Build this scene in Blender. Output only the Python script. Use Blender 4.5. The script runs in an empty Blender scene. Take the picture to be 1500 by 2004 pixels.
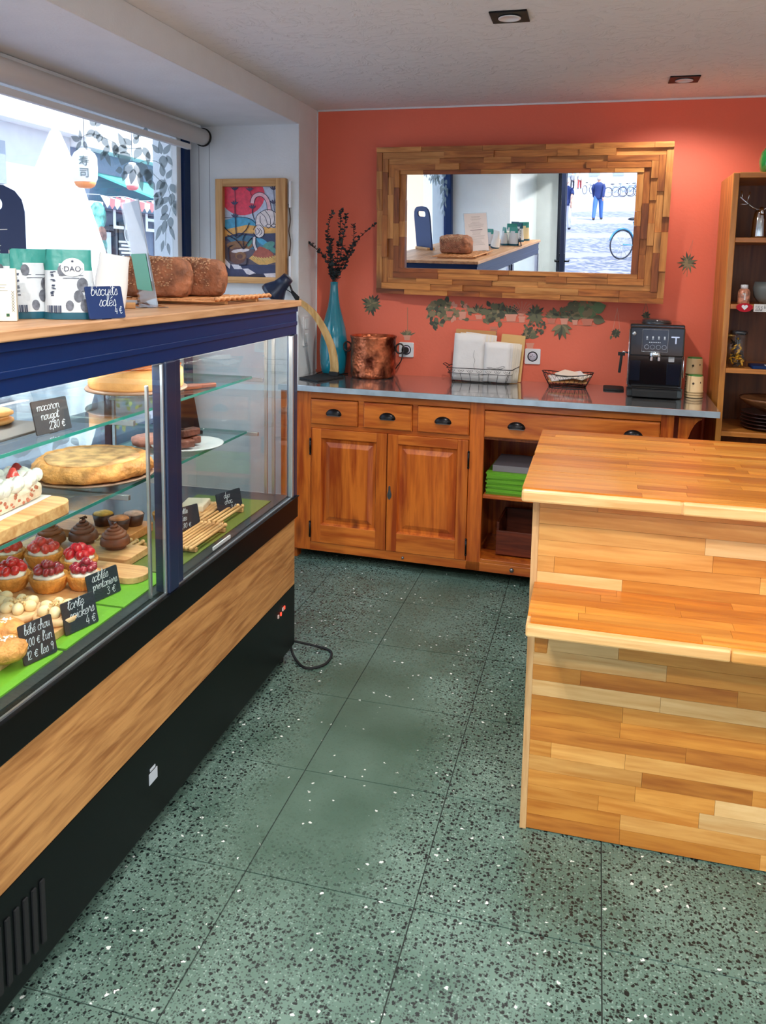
import bpy, math, random
from mathutils import Vector, Matrix
random.seed(7)
PI = math.pi
S = bpy.context.scene
COL = S.collection

# ------------------------------------------------------------------ camera
F, CX, CY, EYE = 1597.7, 750.0, 734.2, 1.5          # focal length and principal point in pixels of 1500x2004
yaw, pit, rol = .2545, .1312, .0172
fw = Vector((-math.sin(yaw) * math.cos(pit), math.cos(yaw) * math.cos(pit), -math.sin(pit)))
rt = Vector((math.cos(yaw), math.sin(yaw), 0))
up = rt.cross(fw)
r2 = rt * math.cos(rol) + up * math.sin(rol)
u2 = up * math.cos(rol) - rt * math.sin(rol)
cd = bpy.data.cameras.new('camera')
cam = bpy.data.objects.new('camera', cd)
COL.objects.link(cam)
M = Matrix.Identity(4)
for i in range(3):
    M[i][0], M[i][1], M[i][2] = r2[i], u2[i], -fw[i]
M[2][3] = EYE
cam.matrix_world = M
cd.sensor_fit = 'HORIZONTAL'
cd.sensor_width = 36
cd.lens = F / 1500 * 36
cd.shift_y = (CY - 1002) / 1500
cd.clip_start = .02
cd.clip_end = 500
S.camera = cam

# ------------------------------------------------------------------ light
wd = bpy.data.worlds.new('world')
S.world = wd
wd.use_nodes = True
nt = wd.node_tree
bg = nt.nodes['Background']
tc = nt.nodes.new('ShaderNodeTexCoord')
sx = nt.nodes.new('ShaderNodeSeparateXYZ')
cr = nt.nodes.new('ShaderNodeValToRGB')
nt.links.new(tc.outputs['Generated'], sx.inputs[0])
nt.links.new(sx.outputs['Z'], cr.inputs[0])
nt.links.new(cr.outputs[0], bg.inputs[0])
cr.color_ramp.elements[0].position = 0
cr.color_ramp.elements[0].color = (.86, .93, 1, 1)
cr.color_ramp.elements[1].position = .8
cr.color_ramp.elements[1].color = (.42, .63, 1, 1)
bg.inputs[1].default_value = .78
sun = bpy.data.objects.new('sun', bpy.data.lights.new('sun', 'SUN'))
COL.objects.link(sun)
sun.data.energy = 1.9
sun.data.angle = .01
sun.data.color = (1, .95, .87)
sun.rotation_euler = Vector((-.50, -.42, -.95)).to_track_quat('-Z', 'Y').to_euler()
S.view_settings.view_transform = 'Standard'
S.view_settings.look = 'None'
S.view_settings.gamma = 1
S.view_settings.use_curve_mapping = False
S.view_settings.exposure = 2.12
S.cycles.max_bounces = 10
S.cycles.diffuse_bounces = 5
S.cycles.glossy_bounces = 6
S.cycles.transmission_bounces = 8
S.cycles.transparent_max_bounces = 24
S.cycles.sample_clamp_indirect = 8
S.cycles.caustics_reflective = False
S.cycles.caustics_refractive = False

# pixel of the photograph -> world point on a real plane (wall, shelf, counter)
def ray(u, v):
    return (r2 * ((u - CX) / F) - u2 * ((v - CY) / F) + fw)
def on_y(u, v, y):
    r = ray(u, v); t = y / r.y
    return Vector((r.x * t, y, EYE + r.z * t))
def on_x(u, v, x):
    r = ray(u, v); t = x / r.x
    return Vector((x, r.y * t, EYE + r.z * t))
def on_z(u, v, z):
    r = ray(u, v); t = (z - EYE) / r.z
    return Vector((r.x * t, r.y * t, z))

# ------------------------------------------------------------------ materials
def srgb(r, g, b):
    f = lambda c: c / 12.92 if c <= .04045 else ((c + .055) / 1.055) ** 2.4
    return (f(r / 255), f(g / 255), f(b / 255), 1)
MATS = {}
def nodes(name):
    m = bpy.data.materials.new(name)
    m.use_nodes = True
    MATS[name] = m
    return m, m.node_tree, m.node_tree.nodes['Principled BSDF']
def mat(name, rgb, rough=.6, metal=0., bump=0., bscale=60., vary=0., vscale=8., coat=0., emis=0., alpha=1., sss=0., spec=.5):
    if name in MATS: return MATS[name]
    m, t, p = nodes(name)
    c = srgb(*rgb)
    p.inputs['Base Color'].default_value = c
    p.inputs['Roughness'].default_value = rough
    p.inputs['Metallic'].default_value = metal
    p.inputs['Specular IOR Level'].default_value = spec
    p.inputs['Coat Weight'].default_value = coat
    p.inputs['Coat Roughness'].default_value = .08
    p.inputs['Alpha'].default_value = alpha
    if sss:
        p.inputs['Subsurface Weight'].default_value = sss
        p.inputs['Subsurface Scale'].default_value = .01
    if emis:
        p.inputs['Emission Color'].default_value = c
        p.inputs['Emission Strength'].default_value = emis
    if vary or bump:
        g = t.nodes.new('ShaderNodeNewGeometry')
    if vary:
        n = t.nodes.new('ShaderNodeTexNoise'); n.inputs['Scale'].default_value = vscale; n.inputs['Detail'].default_value = 5
        t.links.new(g.outputs['Position'], n.inputs['Vector'])
        mx = t.nodes.new('ShaderNodeMix'); mx.data_type = 'RGBA'
        mx.inputs['A'].default_value = tuple(x * (1 - vary) for x in c[:3]) + (1,)
        mx.inputs['B'].default_value = tuple(min(1, x * (1 + vary)) for x in c[:3]) + (1,)
        r = t.nodes.new('ShaderNodeMapRange'); r.inputs[1].default_value = .35; r.inputs[2].default_value = .65
        t.links.new(n.outputs[0], r.inputs[0]); t.links.new(r.outputs[0], mx.inputs['Factor'])
        t.links.new(mx.outputs['Result'], p.inputs['Base Color'])
    if bump:
        n = t.nodes.new('ShaderNodeTexNoise'); n.inputs['Scale'].default_value = bscale; n.inputs['Detail'].default_value = 4
        t.links.new(g.outputs['Position'], n.inputs['Vector'])
        b = t.nodes.new('ShaderNodeBump'); b.inputs['Strength'].default_value = bump; b.inputs['Distance'].default_value = .01
        t.links.new(n.outputs[0], b.inputs['Height']); t.links.new(b.outputs[0], p.inputs['Normal'])
    return m
def wood(name, a, b, axis='X', rough=.45, grain=1., knots=0., coat=.0, obj=False, dark=None):
    """grain runs along axis; every object gets its own offset and tint"""
    if name in MATS: return MATS[name]
    m, t, p = nodes(name)
    g = t.nodes.new('ShaderNodeNewGeometry'); oi = t.nodes.new('ShaderNodeObjectInfo')
    src = g.outputs['Position']
    if obj:
        tcn = t.nodes.new('ShaderNodeTexCoord'); src = tcn.outputs['Object']
    off = t.nodes.new('ShaderNodeVectorMath'); off.operation = 'MULTIPLY_ADD'
    cx = t.nodes.new('ShaderNodeCombineXYZ')
    for i in range(3): t.links.new(oi.outputs['Random'], cx.inputs[i])
    t.links.new(cx.outputs[0], off.inputs[0]); off.inputs[1].default_value = (17, 31, 23)
    t.links.new(src, off.inputs[2])
    mp = t.nodes.new('ShaderNodeMapping')
    s = {'X': (2.2, 26, 26), 'Y': (26, 2.2, 26), 'Z': (26, 26, 2.2)}[axis]
    mp.inputs['Scale'].default_value = tuple(v * grain for v in s)
    t.links.new(off.outputs[0], mp.inputs[0])
    n1 = t.nodes.new('ShaderNodeTexNoise'); n1.inputs['Scale'].default_value = 1; n1.inputs['Detail'].default_value = 6; n1.inputs['Distortion'].default_value = 1.2
    n2 = t.nodes.new('ShaderNodeTexNoise'); n2.inputs['Scale'].default_value = 4.5; n2.inputs['Detail'].default_value = 3
    t.links.new(mp.outputs[0], n1.inputs['Vector']); t.links.new(mp.outputs[0], n2.inputs['Vector'])
    ad = t.nodes.new('ShaderNodeMath'); ad.operation = 'MULTIPLY_ADD'; ad.inputs[1].default_value = .35
    t.links.new(n2.outputs[0], ad.inputs[0]); t.links.new(n1.outputs[0], ad.inputs[2])
    r = t.nodes.new('ShaderNodeValToRGB')
    ca, cb = srgb(*a), srgb(*b)
    r.color_ramp.elements[0].position = .5; r.color_ramp.elements[0].color = cb
    r.color_ramp.elements[1].position = .82; r.color_ramp.elements[1].color = ca
    t.links.new(ad.outputs[0], r.inputs[0])
    hs = t.nodes.new('ShaderNodeHueSaturation')
    vm = t.nodes.new('ShaderNodeMapRange'); vm.inputs[3].default_value = .88; vm.inputs[4].default_value = 1.12
    t.links.new(oi.outputs['Random'], vm.inputs[0]); t.links.new(vm.outputs[0], hs.inputs['Value'])
    t.links.new(r.outputs[0], hs.inputs['Color'])
    out = hs.outputs[0]
    if knots:
        vo = t.nodes.new('ShaderNodeTexVoronoi'); vo.inputs['Scale'].default_value = 1
        mk = t.nodes.new('ShaderNodeMapping')
        k = {'X': (2.5, 7, 7), 'Y': (7, 2.5, 7), 'Z': (7, 7, 2.5)}[axis]
        mk.inputs['Scale'].default_value = tuple(v * knots for v in k)
        t.links.new(off.outputs[0], mk.inputs[0]); t.links.new(mk.outputs[0], vo.inputs['Vector'])
        kr = t.nodes.new('ShaderNodeMapRange'); kr.inputs[1].default_value = .05; kr.inputs[2].default_value = .16; kr.inputs[3].default_value = .75; kr.inputs[4].default_value = 0
        t.links.new(vo.outputs['Distance'], kr.inputs[0])
        mx = t.nodes.new('ShaderNodeMix'); mx.data_type = 'RGBA'; mx.inputs['B'].default_value = srgb(*(dark or (70, 30, 15)))
        t.links.new(kr.outputs[0], mx.inputs['Factor']); t.links.new(out, mx.inputs['A'])
        out = mx.outputs['Result']
    t.links.new(out, p.inputs['Base Color'])
    p.inputs['Roughness'].default_value = rough
    p.inputs['Coat Weight'].default_value = coat
    p.inputs['Coat Roughness'].default_value = .15
    b_ = t.nodes.new('ShaderNodeBump'); b_.inputs['Strength'].default_value = .25; b_.inputs['Distance'].default_value = .002
    t.links.new(ad.outputs[0], b_.inputs['Height']); t.links.new(b_.outputs[0], p.inputs['Normal'])
    return m
def glass(name, tint=(1, 1, 1), refl=1.0, rough=.0):
    m = bpy.data.materials.new(name); m.use_nodes = True; MATS[name] = m
    t = m.node_tree; t.nodes.clear()
    o = t.nodes.new('ShaderNodeOutputMaterial'); mx = t.nodes.new('ShaderNodeMixShader')
    tr = t.nodes.new('ShaderNodeBsdfTransparent'); gl = t.nodes.new('ShaderNodeBsdfGlossy'); fr = t.nodes.new('ShaderNodeFresnel')
    tr.inputs[0].default_value = (*tint, 1); gl.inputs['Roughness'].default_value = rough; fr.inputs[0].default_value = 1.5
    ge = t.nodes.new('ShaderNodeNewGeometry'); io = t.nodes.new('ShaderNodeMapRange'); io.inputs[3].default_value = 1.5; io.inputs[4].default_value = 1 / 1.5
    t.links.new(ge.outputs['Backfacing'], io.inputs[0]); t.links.new(io.outputs[0], fr.inputs[0])
    mu = t.nodes.new('ShaderNodeMath'); mu.operation = 'MULTIPLY'; mu.inputs[1].default_value = refl
    t.links.new(fr.outputs[0], mu.inputs[0]); t.links.new(mu.outputs[0], mx.inputs[0])
    t.links.new(tr.outputs[0], mx.inputs[1]); t.links.new(gl.outputs[0], mx.inputs[2]); t.links.new(mx.outputs[0], o.inputs[0])
    return m

# ------------------------------------------------------------------ mesh building
def frame(o):
    m = Matrix.Identity(4)
    while o is not None:
        m = o.matrix_basis @ m; o = o.parent
    return m
class MB:
    def __init__(s): s.v = []; s.f = []; s.m = []; s.s = []
    def add(s, vs, fs, mi=0, sm=False):
        n = len(s.v); s.v += [tuple(v) for v in vs]
        s.f += [tuple(i + n for i in f) for f in fs]; s.m += [mi] * len(fs); s.s += [sm] * len(fs)
        return s
    def box(s, x0, x1, y0, y1, z0, z1, mi=0, mx=None):
        v = [Vector((x, y, z)) for z in (z0, z1) for y in (y0, y1) for x in (x0, x1)]
        if mx is not None: v = [mx @ p for p in v]
        return s.add(v, [(0, 2, 3, 1), (4, 5, 7, 6), (0, 1, 5, 4), (2, 6, 7, 3), (0, 4, 6, 2), (1, 3, 7, 5)], mi)
    def prism(s, pts, a, b, axis='z', mi=0, mx=None, sm=False):
        """polygon pts in the plane across axis, extruded from a to b"""
        n = len(pts)
        def P(p, h): return {'z': (p[0], p[1], h), 'y': (p[0], h, p[1]), 'x': (h, p[0], p[1])}[axis]
        v = [Vector(P(p, a)) for p in pts] + [Vector(P(p, b)) for p in pts]
        if mx is not None: v = [mx @ q for q in v]
        s.add(v, [tuple(range(n - 1, -1, -1)), tuple(range(n, 2 * n))], mi)
        k = len(s.v) - 2 * n
        s.f += [(k + i, k + (i + 1) % n, k + n + (i + 1) % n, k + n + i) for i in range(n)]
        s.m += [mi] * n; s.s += [sm] * n
        return s
    def tube(s, pts, r, n=8, mi=0, close=False, cap=True):
        pts = [Vector(p) for p in pts]; N = len(pts)
        if N < 2: return s
        rs = r if isinstance(r, (list, tuple)) else [r] * N
        vs = []; prev = None
        for i, p in enumerate(pts):
            if close: d = pts[(i + 1) % N] - pts[i - 1]
            else: d = pts[min(i + 1, N - 1)] - pts[max(i - 1, 0)]
            if d.length < 1e-9: d = Vector((0, 0, 1))
            d.normalize()
            if prev is None:
                a = d.orthogonal().normalized()
            else:
                a = prev - d * prev.dot(d)
                a = a.normalized() if a.length > 1e-6 else d.orthogonal().normalized()
            prev = a; b = d.cross(a)
            for k in range(n):
                t = 2 * PI * k / n
                vs.append(p + (a * math.cos(t) + b * math.sin(t)) * rs[i])
        fs = []
        for i in range(N if close else N - 1):
            j = (i + 1) % N
            for k in range(n):
                fs.append((i * n + k, i * n + (k + 1) % n, j * n + (k + 1) % n, j * n + k))
        if cap and not close: fs += [tuple(range(n - 1, -1, -1)), tuple((N - 1) * n + k for k in range(n))]
        return s.add(vs, fs, mi, True)
    def lathe(s, prof, c=(0, 0, 0), n=24, mi=0, sx=1., sy=1., fn=None, mx=None, sm=True):
        """profile [(r, z)] turned about the vertical through c; fn(angle, k, r) may change r"""
        c = Vector(c); vs = []
        for k, (r, z) in enumerate(prof):
            for i in range(n):
                t = 2 * PI * i / n; q = fn(t, k, r) if fn else r
                vs.append(Vector((q * math.cos(t) * sx, q * math.sin(t) * sy, z)))
        if mx is not None: vs = [mx @ v for v in vs]
        vs = [v + c for v in vs]; fs = []
        for k in range(len(prof) - 1):
            for i in range(n):
                j = (i + 1) % n
                fs.append((k * n + i, k * n + j, (k + 1) * n + j, (k + 1) * n + i))
        if prof[0][0] > 1e-6: fs.append(tuple(range(n - 1, -1, -1)))
        if prof[-1][0] > 1e-6: fs.append(tuple((len(prof) - 1) * n + i for i in range(n)))
        return s.add(vs, fs, mi, sm)
    def ball(s, c, r, n=12, m=8, mi=0, mx=None, noise=0., top=None, seed=0):
        rx, ry, rz = r if isinstance(r, (tuple, list)) else (r, r, r)
        rnd = random.Random(seed); c = Vector(c); vs = []
        for i in range(m + 1):
            f = PI * i / m
            for k in range(n):
                t = 2 * PI * k / n
                q = 1 + (rnd.uniform(-noise, noise) if 0 < i < m else 0)
                v = Vector((rx * math.sin(f) * math.cos(t), ry * math.sin(f) * math.sin(t), rz * math.cos(f))) * q
                if mx is not None: v = mx @ v
                vs.append(v + c)
        fs = [(i * n + k, (i + 1) * n + k, (i + 1) * n + (k + 1) % n, i * n + (k + 1) % n) for i in range(m) for k in range(n)]
        return s.add(vs, fs, mi, True)
    def flat(s, pts, mi=0):
        return s.add(pts, [tuple(range(len(pts)))], mi)
    def strokes(s, lines, w, place, mi=0):
        """pen strokes as flat ribbons; place(x, y) -> 3D"""
        for L in lines:
            for (a, b) in zip(L, L[1:]):
                dx, dy = b[0] - a[0], b[1] - a[1]; d = math.hypot(dx, dy) or 1
                ux, uy = dx / d * w * .4, dy / d * w * .4
                nx, ny = -dy / d * w / 2, dx / d * w / 2
                s.flat([place(a[0] - ux + nx, a[1] - uy + ny), place(a[0] - ux - nx, a[1] - uy - ny), place(b[0] + ux - nx, b[1] + uy - ny), place(b[0] + ux + nx, b[1] + uy + ny)], mi)
        return s
    def build(s, name, mats, parent=None, world=False, bevel=0., kind=None, label=None, seg=2):
        me = bpy.data.meshes.new(name)
        vs = s.v
        if world and parent is not None:
            inv = frame(parent).inverted(); vs = [tuple(inv @ Vector(v)) for v in vs]
        me.from_pydata(vs, [], s.f); me.validate()
        if not isinstance(mats, (list, tuple)): mats = [mats]
        for m in mats: me.materials.append(m)
        if len(me.polygons) == len(s.f):
            me.polygons.foreach_set('material_index', s.m); me.polygons.foreach_set('use_smooth', s.s)
        me.update()
        o = bpy.data.objects.new(name, me); COL.objects.link(o)
        if parent is not None: o.parent = parent
        if bevel:
            b = o.modifiers.new('bevel', 'BEVEL'); b.width = bevel; b.segments = seg; b.limit_method = 'ANGLE'; b.angle_limit = .7
        if kind: o['kind'] = kind
        if label: o['label'] = label
        return o
def tag(o, label, cat, group=None):
    o['label'] = label; o['category'] = cat
    if group: o['group'] = group
    return o
def thing(name, label, cat, loc=(0, 0, 0), rz=0., group=None):
    o = bpy.data.objects.new(name, None); COL.objects.link(o)
    o.location = loc; o.rotation_euler = (0, 0, rz); o.empty_display_size = .05
    return tag(o, label, cat, group)
def struct(o):
    o['kind'] = 'structure'; return o
def copy_tree(o, parent=None):
    c = o.copy(); COL.objects.link(c); c.parent = parent
    for ch in [x for x in KIDS.get(o.name, [])]: copy_tree(ch, c)
    return c
KIDS = {}
def kids(o):
    KIDS[o.name] = [x for x in COL.objects if x.parent == o]
    for k in KIDS[o.name]: kids(k)
def clone(o, loc, rz, label, group=None, scale=None):
    if o.name not in KIDS: kids(o)
    c = copy_tree(o); c.location = loc; c.rotation_euler = (0, 0, rz); c['label'] = label
    if group: c['group'] = group
    if scale: c.scale = (scale,) * 3
    return c
def rotx(a): return Matrix.Rotation(a, 4, 'X')
def roty(a): return Matrix.Rotation(a, 4, 'Y')
def rotz(a): return Matrix.Rotation(a, 4, 'Z')
def T(*p): return Matrix.Translation(p)
def bez(p0, p1, p2, n=12):
    p0, p1, p2 = Vector(p0), Vector(p1), Vector(p2)
    return [p0 * (1 - t) ** 2 + p1 * 2 * t * (1 - t) + p2 * t * t for t in [i / n for i in range(n + 1)]]
def spline(pts, n=6):
    """smooth curve through points of any dimension"""
    P = [pts[0]] + list(pts) + [pts[-1]]; out = []
    for i in range(1, len(P) - 2):
        for k in range(n):
            t = k / n
            out.append(tuple(.5 * (2 * b + (c - a) * t + (2 * a - 5 * b + 4 * c - d) * t * t + (3 * b - a - 3 * c + d) * t ** 3)
                             for a, b, c, d in zip(P[i - 1], P[i], P[i + 1], P[i + 2])))
    out.append(tuple(pts[-1])); return out
def rrect(w, h, r, n=4, cx=0, cy=0):
    out = []
    for (sx_, sy_, a0) in ((1, 1, 0), (-1, 1, PI / 2), (-1, -1, PI), (1, -1, 1.5 * PI)):
        for k in range(n + 1):
            a = a0 + PI / 2 * k / n
            out.append((cx + sx_ * (w / 2 - r) + r * math.cos(a), cy + sy_ * (h / 2 - r) + r * math.sin(a)))
    return out

ORD = ['first', 'second', 'third', 'fourth', 'fifth', 'sixth', 'seventh', 'eighth', 'ninth', 'tenth', 'eleventh', 'twelfth', 'thirteenth', 'fourteenth', 'fifteenth', 'sixteenth']

# handwriting: pen strokes in tenths of the x-height
PEN = {
 'a': (9, '8,8 5,10 1,8 0,4 2,0 5,1 8,5 8,9 8,3 10,0'), 'b': (9, '0,4 4,16 3,20 1,18 1,2 4,0 7,3 7,8 4,10 1,6'),
 'c': (8, '7,8 4,10 1,8 0,4 2,0 5,0 8,3'), 'd': (9, '8,8 5,10 1,8 0,4 2,0 5,1 8,5;8,20 8,3 10,0'),
 'e': (8, '0,4 6,6 6,9 3,10 0,6 1,1 4,0 8,3'), 'f': (7, '0,4 5,15 5,20 3,20 2,12 1,-6 3,-8 4,-3 3,2 7,4'),
 'g': (9, '8,8 5,10 1,8 0,4 2,1 5,2 8,9 8,-5 5,-9 2,-7 4,-3 10,1'), 'h': (10, '0,4 4,16 3,20 1,18 1,0 1,6 5,10 7,8 7,2 10,0'),
 'i': (5, '0,4 2,10 2,2 5,0;3,14 3,15'), 'j': (5, '2,10 2,-6 0,-8 -2,-6 5,1;3,14 3,15'), 'k': (9, '0,4 3,19 1,18 1,0;1,5 6,10 6,7 1,6 5,2 9,0'),
 'l': (5, '0,4 4,15 3,20 1,18 1,3 2,0 5,2'), 'm': (14, '0,6 2,10 2,0 2,6 5,10 7,8 7,0 7,6 10,10 12,8 12,2 14,0'),
 'n': (10, '0,6 2,10 2,0 2,6 5,10 8,8 8,2 10,0'), 'o': (9, '5,10 1,8 1,2 4,0 7,3 7,8 5,10 9,9'), 'p': (9, '0,6 2,10 2,-9;2,5 5,10 8,7 7,2 4,0 2,3 9,0'),
 'q': (9, '8,8 5,10 1,8 0,4 2,0 5,1 8,5;8,10 8,-9 10,-4'), 'r': (8, '0,4 3,12 4,9 6,9 6,3 8,0'), 's': (7, '0,2 4,11 6,4 4,0 1,1;4,0 7,2'),
 't': (6, '0,4 3,18 2,3 4,0 6,2;0,12 6,13'), 'u': (10, '0,8 2,10 1,3 3,0 7,4 8,10 8,2 10,0'), 'v': (8, '0,8 2,10 3,0 7,9 9,9'),
 'x': (8, '0,9 2,10 5,0 8,1;7,10 1,0'), 'y': (9, '0,10 1,4 4,3 7,9 7,-6 4,-9 2,-6 9,1'), 'z': (8, '0,9 6,9 1,0 7,0'),
 '0': (9, '5,16 1,12 1,4 4,0 7,4 7,12 5,16'), '1': (5, '0,10 3,16 3,0'), '2': (8, '0,12 3,16 6,13 4,6 0,0 7,0'), '3': (8, '0,14 4,16 6,12 3,9 7,5 4,0 0,2'),
 '4': (9, '4,16 0,5 8,5;6,10 6,0'), '5': (8, '7,16 2,16 1,9 5,10 7,5 4,0 0,1'), '8': (8, '5,16 1,13 6,5 4,0 1,3 6,12 5,16'), '9': (8, '6,12 3,16 0,12 3,8 6,12 5,0'),
 'E': (10, '8,12 4,14 1,8 1,5 4,0 8,2;-1,9 6,9;-1,6 6,6'), ',': (4, '2,1 1,-3'), '.': (4, '1,0 2,1'), "'": (3, '2,18 1,14'), '/': (6, '0,0 6,16'), ' ': (7, ''),
 'I': (8, '2,10 2,2 4,0 6,2;0,13 5,15'), 'H': (8, '0,4 6,6 6,9 3,10 0,6 1,1 4,0 8,3;3,13 7,16'), 'K': (8, '0,4 6,6 6,9 3,10 0,6 1,1 4,0 8,3;6,13 2,16'),
}
def pen(text, x0, y0, xh, slant=.15, fit=None):
    """H is e acute, K is e grave, E is the euro sign"""
    lines = []; x = 0
    for ch in text:
        w, d = PEN.get(ch, PEN[' '])
        for st in d.split(';'):
            if not st: continue
            P = [tuple(float(q) for q in p.split(',')) for p in st.split(' ')]
            if len(P) > 2: P = spline(P, 3)
            lines.append([((x + a) / 10, b / 10) for a, b in P])
        x += w
    k = xh if fit is None else min(xh, fit / (x / 10))
    return [[(x0 + (a + b * slant) * k, y0 + b * xh) for a, b in L] for L in lines]
def text_mesh(txt, size, depth=.0, align='CENTER'):
    cu = bpy.data.curves.new('t', 'FONT'); cu.body = txt; cu.size = size; cu.extrude = depth; cu.align_x = align; cu.align_y = 'CENTER'
    ob = bpy.data.objects.new('t', cu); COL.objects.link(ob)
    dg = bpy.context.evaluated_depsgraph_get(); dg.update()
    me = bpy.data.meshes.new_from_object(ob.evaluated_get(dg))
    bpy.data.objects.remove(ob); bpy.data.curves.remove(cu)
    return me
def lettering(name, txt, size, m, parent, mx, depth=.0005, wf=1.):
    """printed text lying in the xy plane of mx (local to parent)"""
    me = text_mesh(txt, size, depth); me.materials.clear(); me.materials.append(m)
    me.transform(mx @ Matrix.Diagonal((wf, 1, 1, 1)))
    o = bpy.data.objects.new(name, me); COL.objects.link(o)
    if parent is not None: o.parent = parent
    return o
FACE_Y = rotx(PI / 2)                       # text standing up, read from -Y
FACE_X = rotz(PI / 2) @ rotx(PI / 2)        # text standing up, read from +X
CUBE = None
def slab(name, x0, x1, y0, y1, z0, z1, m, parent, rz=0., bevel=.0015):
    """a piece sharing one unit-cube mesh, sized by its scale; m is set on the object"""
    global CUBE
    if CUBE is None:
        me = bpy.data.meshes.new('slab'); b = MB().box(-.5, .5, -.5, .5, -.5, .5)
        me.from_pydata(b.v, [], b.f); me.materials.append(None); CUBE = me
    o = bpy.data.objects.new(name, CUBE); COL.objects.link(o); o.parent = parent
    o.location = ((x0 + x1) / 2, (y0 + y1) / 2, (z0 + z1) / 2); o.scale = (x1 - x0, y1 - y0, z1 - z0)
    if rz: o.rotation_euler = (0, 0, rz)
    o.material_slots[0].link = 'OBJECT'; o.material_slots[0].material = m
    return o

# ------------------------------------------------------------------ shared materials
white = mat('white_paint', (233, 236, 237), .7, bump=.12, bscale=90, vary=.02)
navy = mat('navy_metal', (24, 38, 66), .32, coat=.3)
navy2 = mat('navy_panel', (0, 38, 88), .38, spec=.3)
black = mat('black_metal', (2, 4, 7), .36, spec=.25)
blackm = mat('black_matt', (16, 17, 19), .75)
chrome = mat('chrome', (215, 218, 222), .12, metal=1)
alu = mat('brushed_aluminium', (200, 206, 212), .3, metal=.9)
clear = glass('clear_glass', (.96, .985, .98))
shelfg = glass('shelf_glass', (.86, .95, .93), 1.2)
gedge = mat('glass_edge', (30, 120, 110), .15, spec=.8)
slate = mat('slate_board', (26, 34, 44), .6)
slateb = mat('blue_slate_board', (12, 45, 98), .5)
chalk = mat('chalk_pen', (225, 232, 236), .8)
porcelain = mat('white_plastic', (236, 236, 238), .35)
paper = mat('white_paper', (235, 232, 228), .85)
kraft = mat('brown_card', (205, 150, 92), .8, vary=.06)
ink = mat('black_ink', (30, 30, 34), .8)
oak_b = wood('beech_board', (222, 178, 122), (186, 132, 80), 'X', .5, obj=True)
oak_y = wood('oak_light', (224, 180, 122), (190, 140, 84), 'Y', .5)

# ------------------------------------------------------------------ room
WB = 4.37; CEIL = 2.345; WL = -1.533; WX = -2.18; YF = -1.1; WR = 2.3
# terrazzo
m, t, p = nodes('terrazzo')
g = t.nodes.new('ShaderNodeNewGeometry')
def voro(scale, feat='F1', rnd=1.):
    v = t.nodes.new('ShaderNodeTexVoronoi'); v.inputs['Scale'].default_value = scale; v.feature = feat
    v.inputs['Randomness'].default_value = rnd
    w = t.nodes.new('ShaderNodeTexNoise'); w.inputs['Scale'].default_value = scale * 1.4; w.inputs['Detail'].default_value = 2
    t.links.new(g.outputs['Position'], w.inputs['Vector'])
    a = t.nodes.new('ShaderNodeVectorMath'); a.operation = 'MULTIPLY_ADD'; a.inputs[1].default_value = (1.1 / scale,) * 3
    t.links.new(w.outputs['Color'], a.inputs[0]); t.links.new(g.outputs['Position'], a.inputs[2])
    t.links.new(a.outputs[0], v.inputs['Vector']); return v
def rng(src, a, b, c=0., d=1.):
    r = t.nodes.new('ShaderNodeMapRange'); r.inputs[1].default_value = a; r.inputs[2].default_value = b; r.inputs[3].default_value = c; r.inputs[4].default_value = d
    t.links.new(src, r.inputs[0]); return r.outputs[0]
def mixc(f, a, b):
    x = t.nodes.new('ShaderNodeMix'); x.data_type = 'RGBA'; t.links.new(f, x.inputs['Factor'])
    for s_, k in ((a, 'A'), (b, 'B')):
        if isinstance(s_, tuple): x.inputs[k].default_value = s_
        else: t.links.new(s_, x.inputs[k])
    return x.outputs['Result']
def mul(a, b, op='MULTIPLY'):
    x = t.nodes.new('ShaderNodeMath'); x.operation = op
    for i, s_ in enumerate((a, b)):
        if isinstance(s_, (int, float)): x.inputs[i].default_value = s_
        else: t.links.new(s_, x.inputs[i])
    return x.outputs[0]
nz = t.nodes.new('ShaderNodeTexNoise'); nz.inputs['Scale'].default_value = 3; nz.inputs['Detail'].default_value = 4
t.links.new(g.outputs['Position'], nz.inputs['Vector'])
base = mixc(rng(nz.outputs[0], .35, .65), srgb(78, 104, 92), srgb(106, 132, 120))
v1 = voro(92); v2 = voro(165); v3 = voro(62)
# worn walkway: chips polished away down the middle of the room
sp = t.nodes.new('ShaderNodeSeparateXYZ'); t.links.new(g.outputs['Position'], sp.inputs[0])
dx = mul(mul(sp.outputs[0], .68, 'ADD'), 1, 'MULTIPLY'); dx = mul(dx, 0, 'ADD')
ab = t.nodes.new('ShaderNodeMath'); ab.operation = 'ABSOLUTE'; t.links.new(dx, ab.inputs[0])
dxn = mul(ab.outputs[0], mul(nz.outputs[0], .25), 'ADD')
wx = rng(dxn, .27, .42, 1, 0); wy = rng(sp.outputs[1], 1.55, 1.95, 0, 1); wy2 = rng(sp.outputs[1], 2.5, 3.2, 1, .45)
worn = mul(mul(wx, wy), wy2)
dark1 = mul(rng(v1.outputs['Distance'], .34, .42, 1, 0), rng(v1.outputs['Color'], .40, .43, 1, 0))
sepc = t.nodes.new('ShaderNodeSeparateColor'); t.links.new(v1.outputs['Color'], sepc.inputs[0])
dark1 = mul(rng(v1.outputs['Distance'], .36, .46, 1, 0), rng(sepc.outputs[0], .5, .52, 0, 1))
sep2 = t.nodes.new('ShaderNodeSeparateColor'); t.links.new(v2.outputs['Color'], sep2.inputs[0])
dark2 = mul(rng(v2.outputs['Distance'], .36, .48, .9, 0), rng(sep2.outputs[0], .45, .47, 0, 1))
lite2 = mul(rng(v2.outputs['Distance'], .36, .48, .55, 0), rng(sep2.outputs[1], .6, .62, 0, 1))
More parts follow.
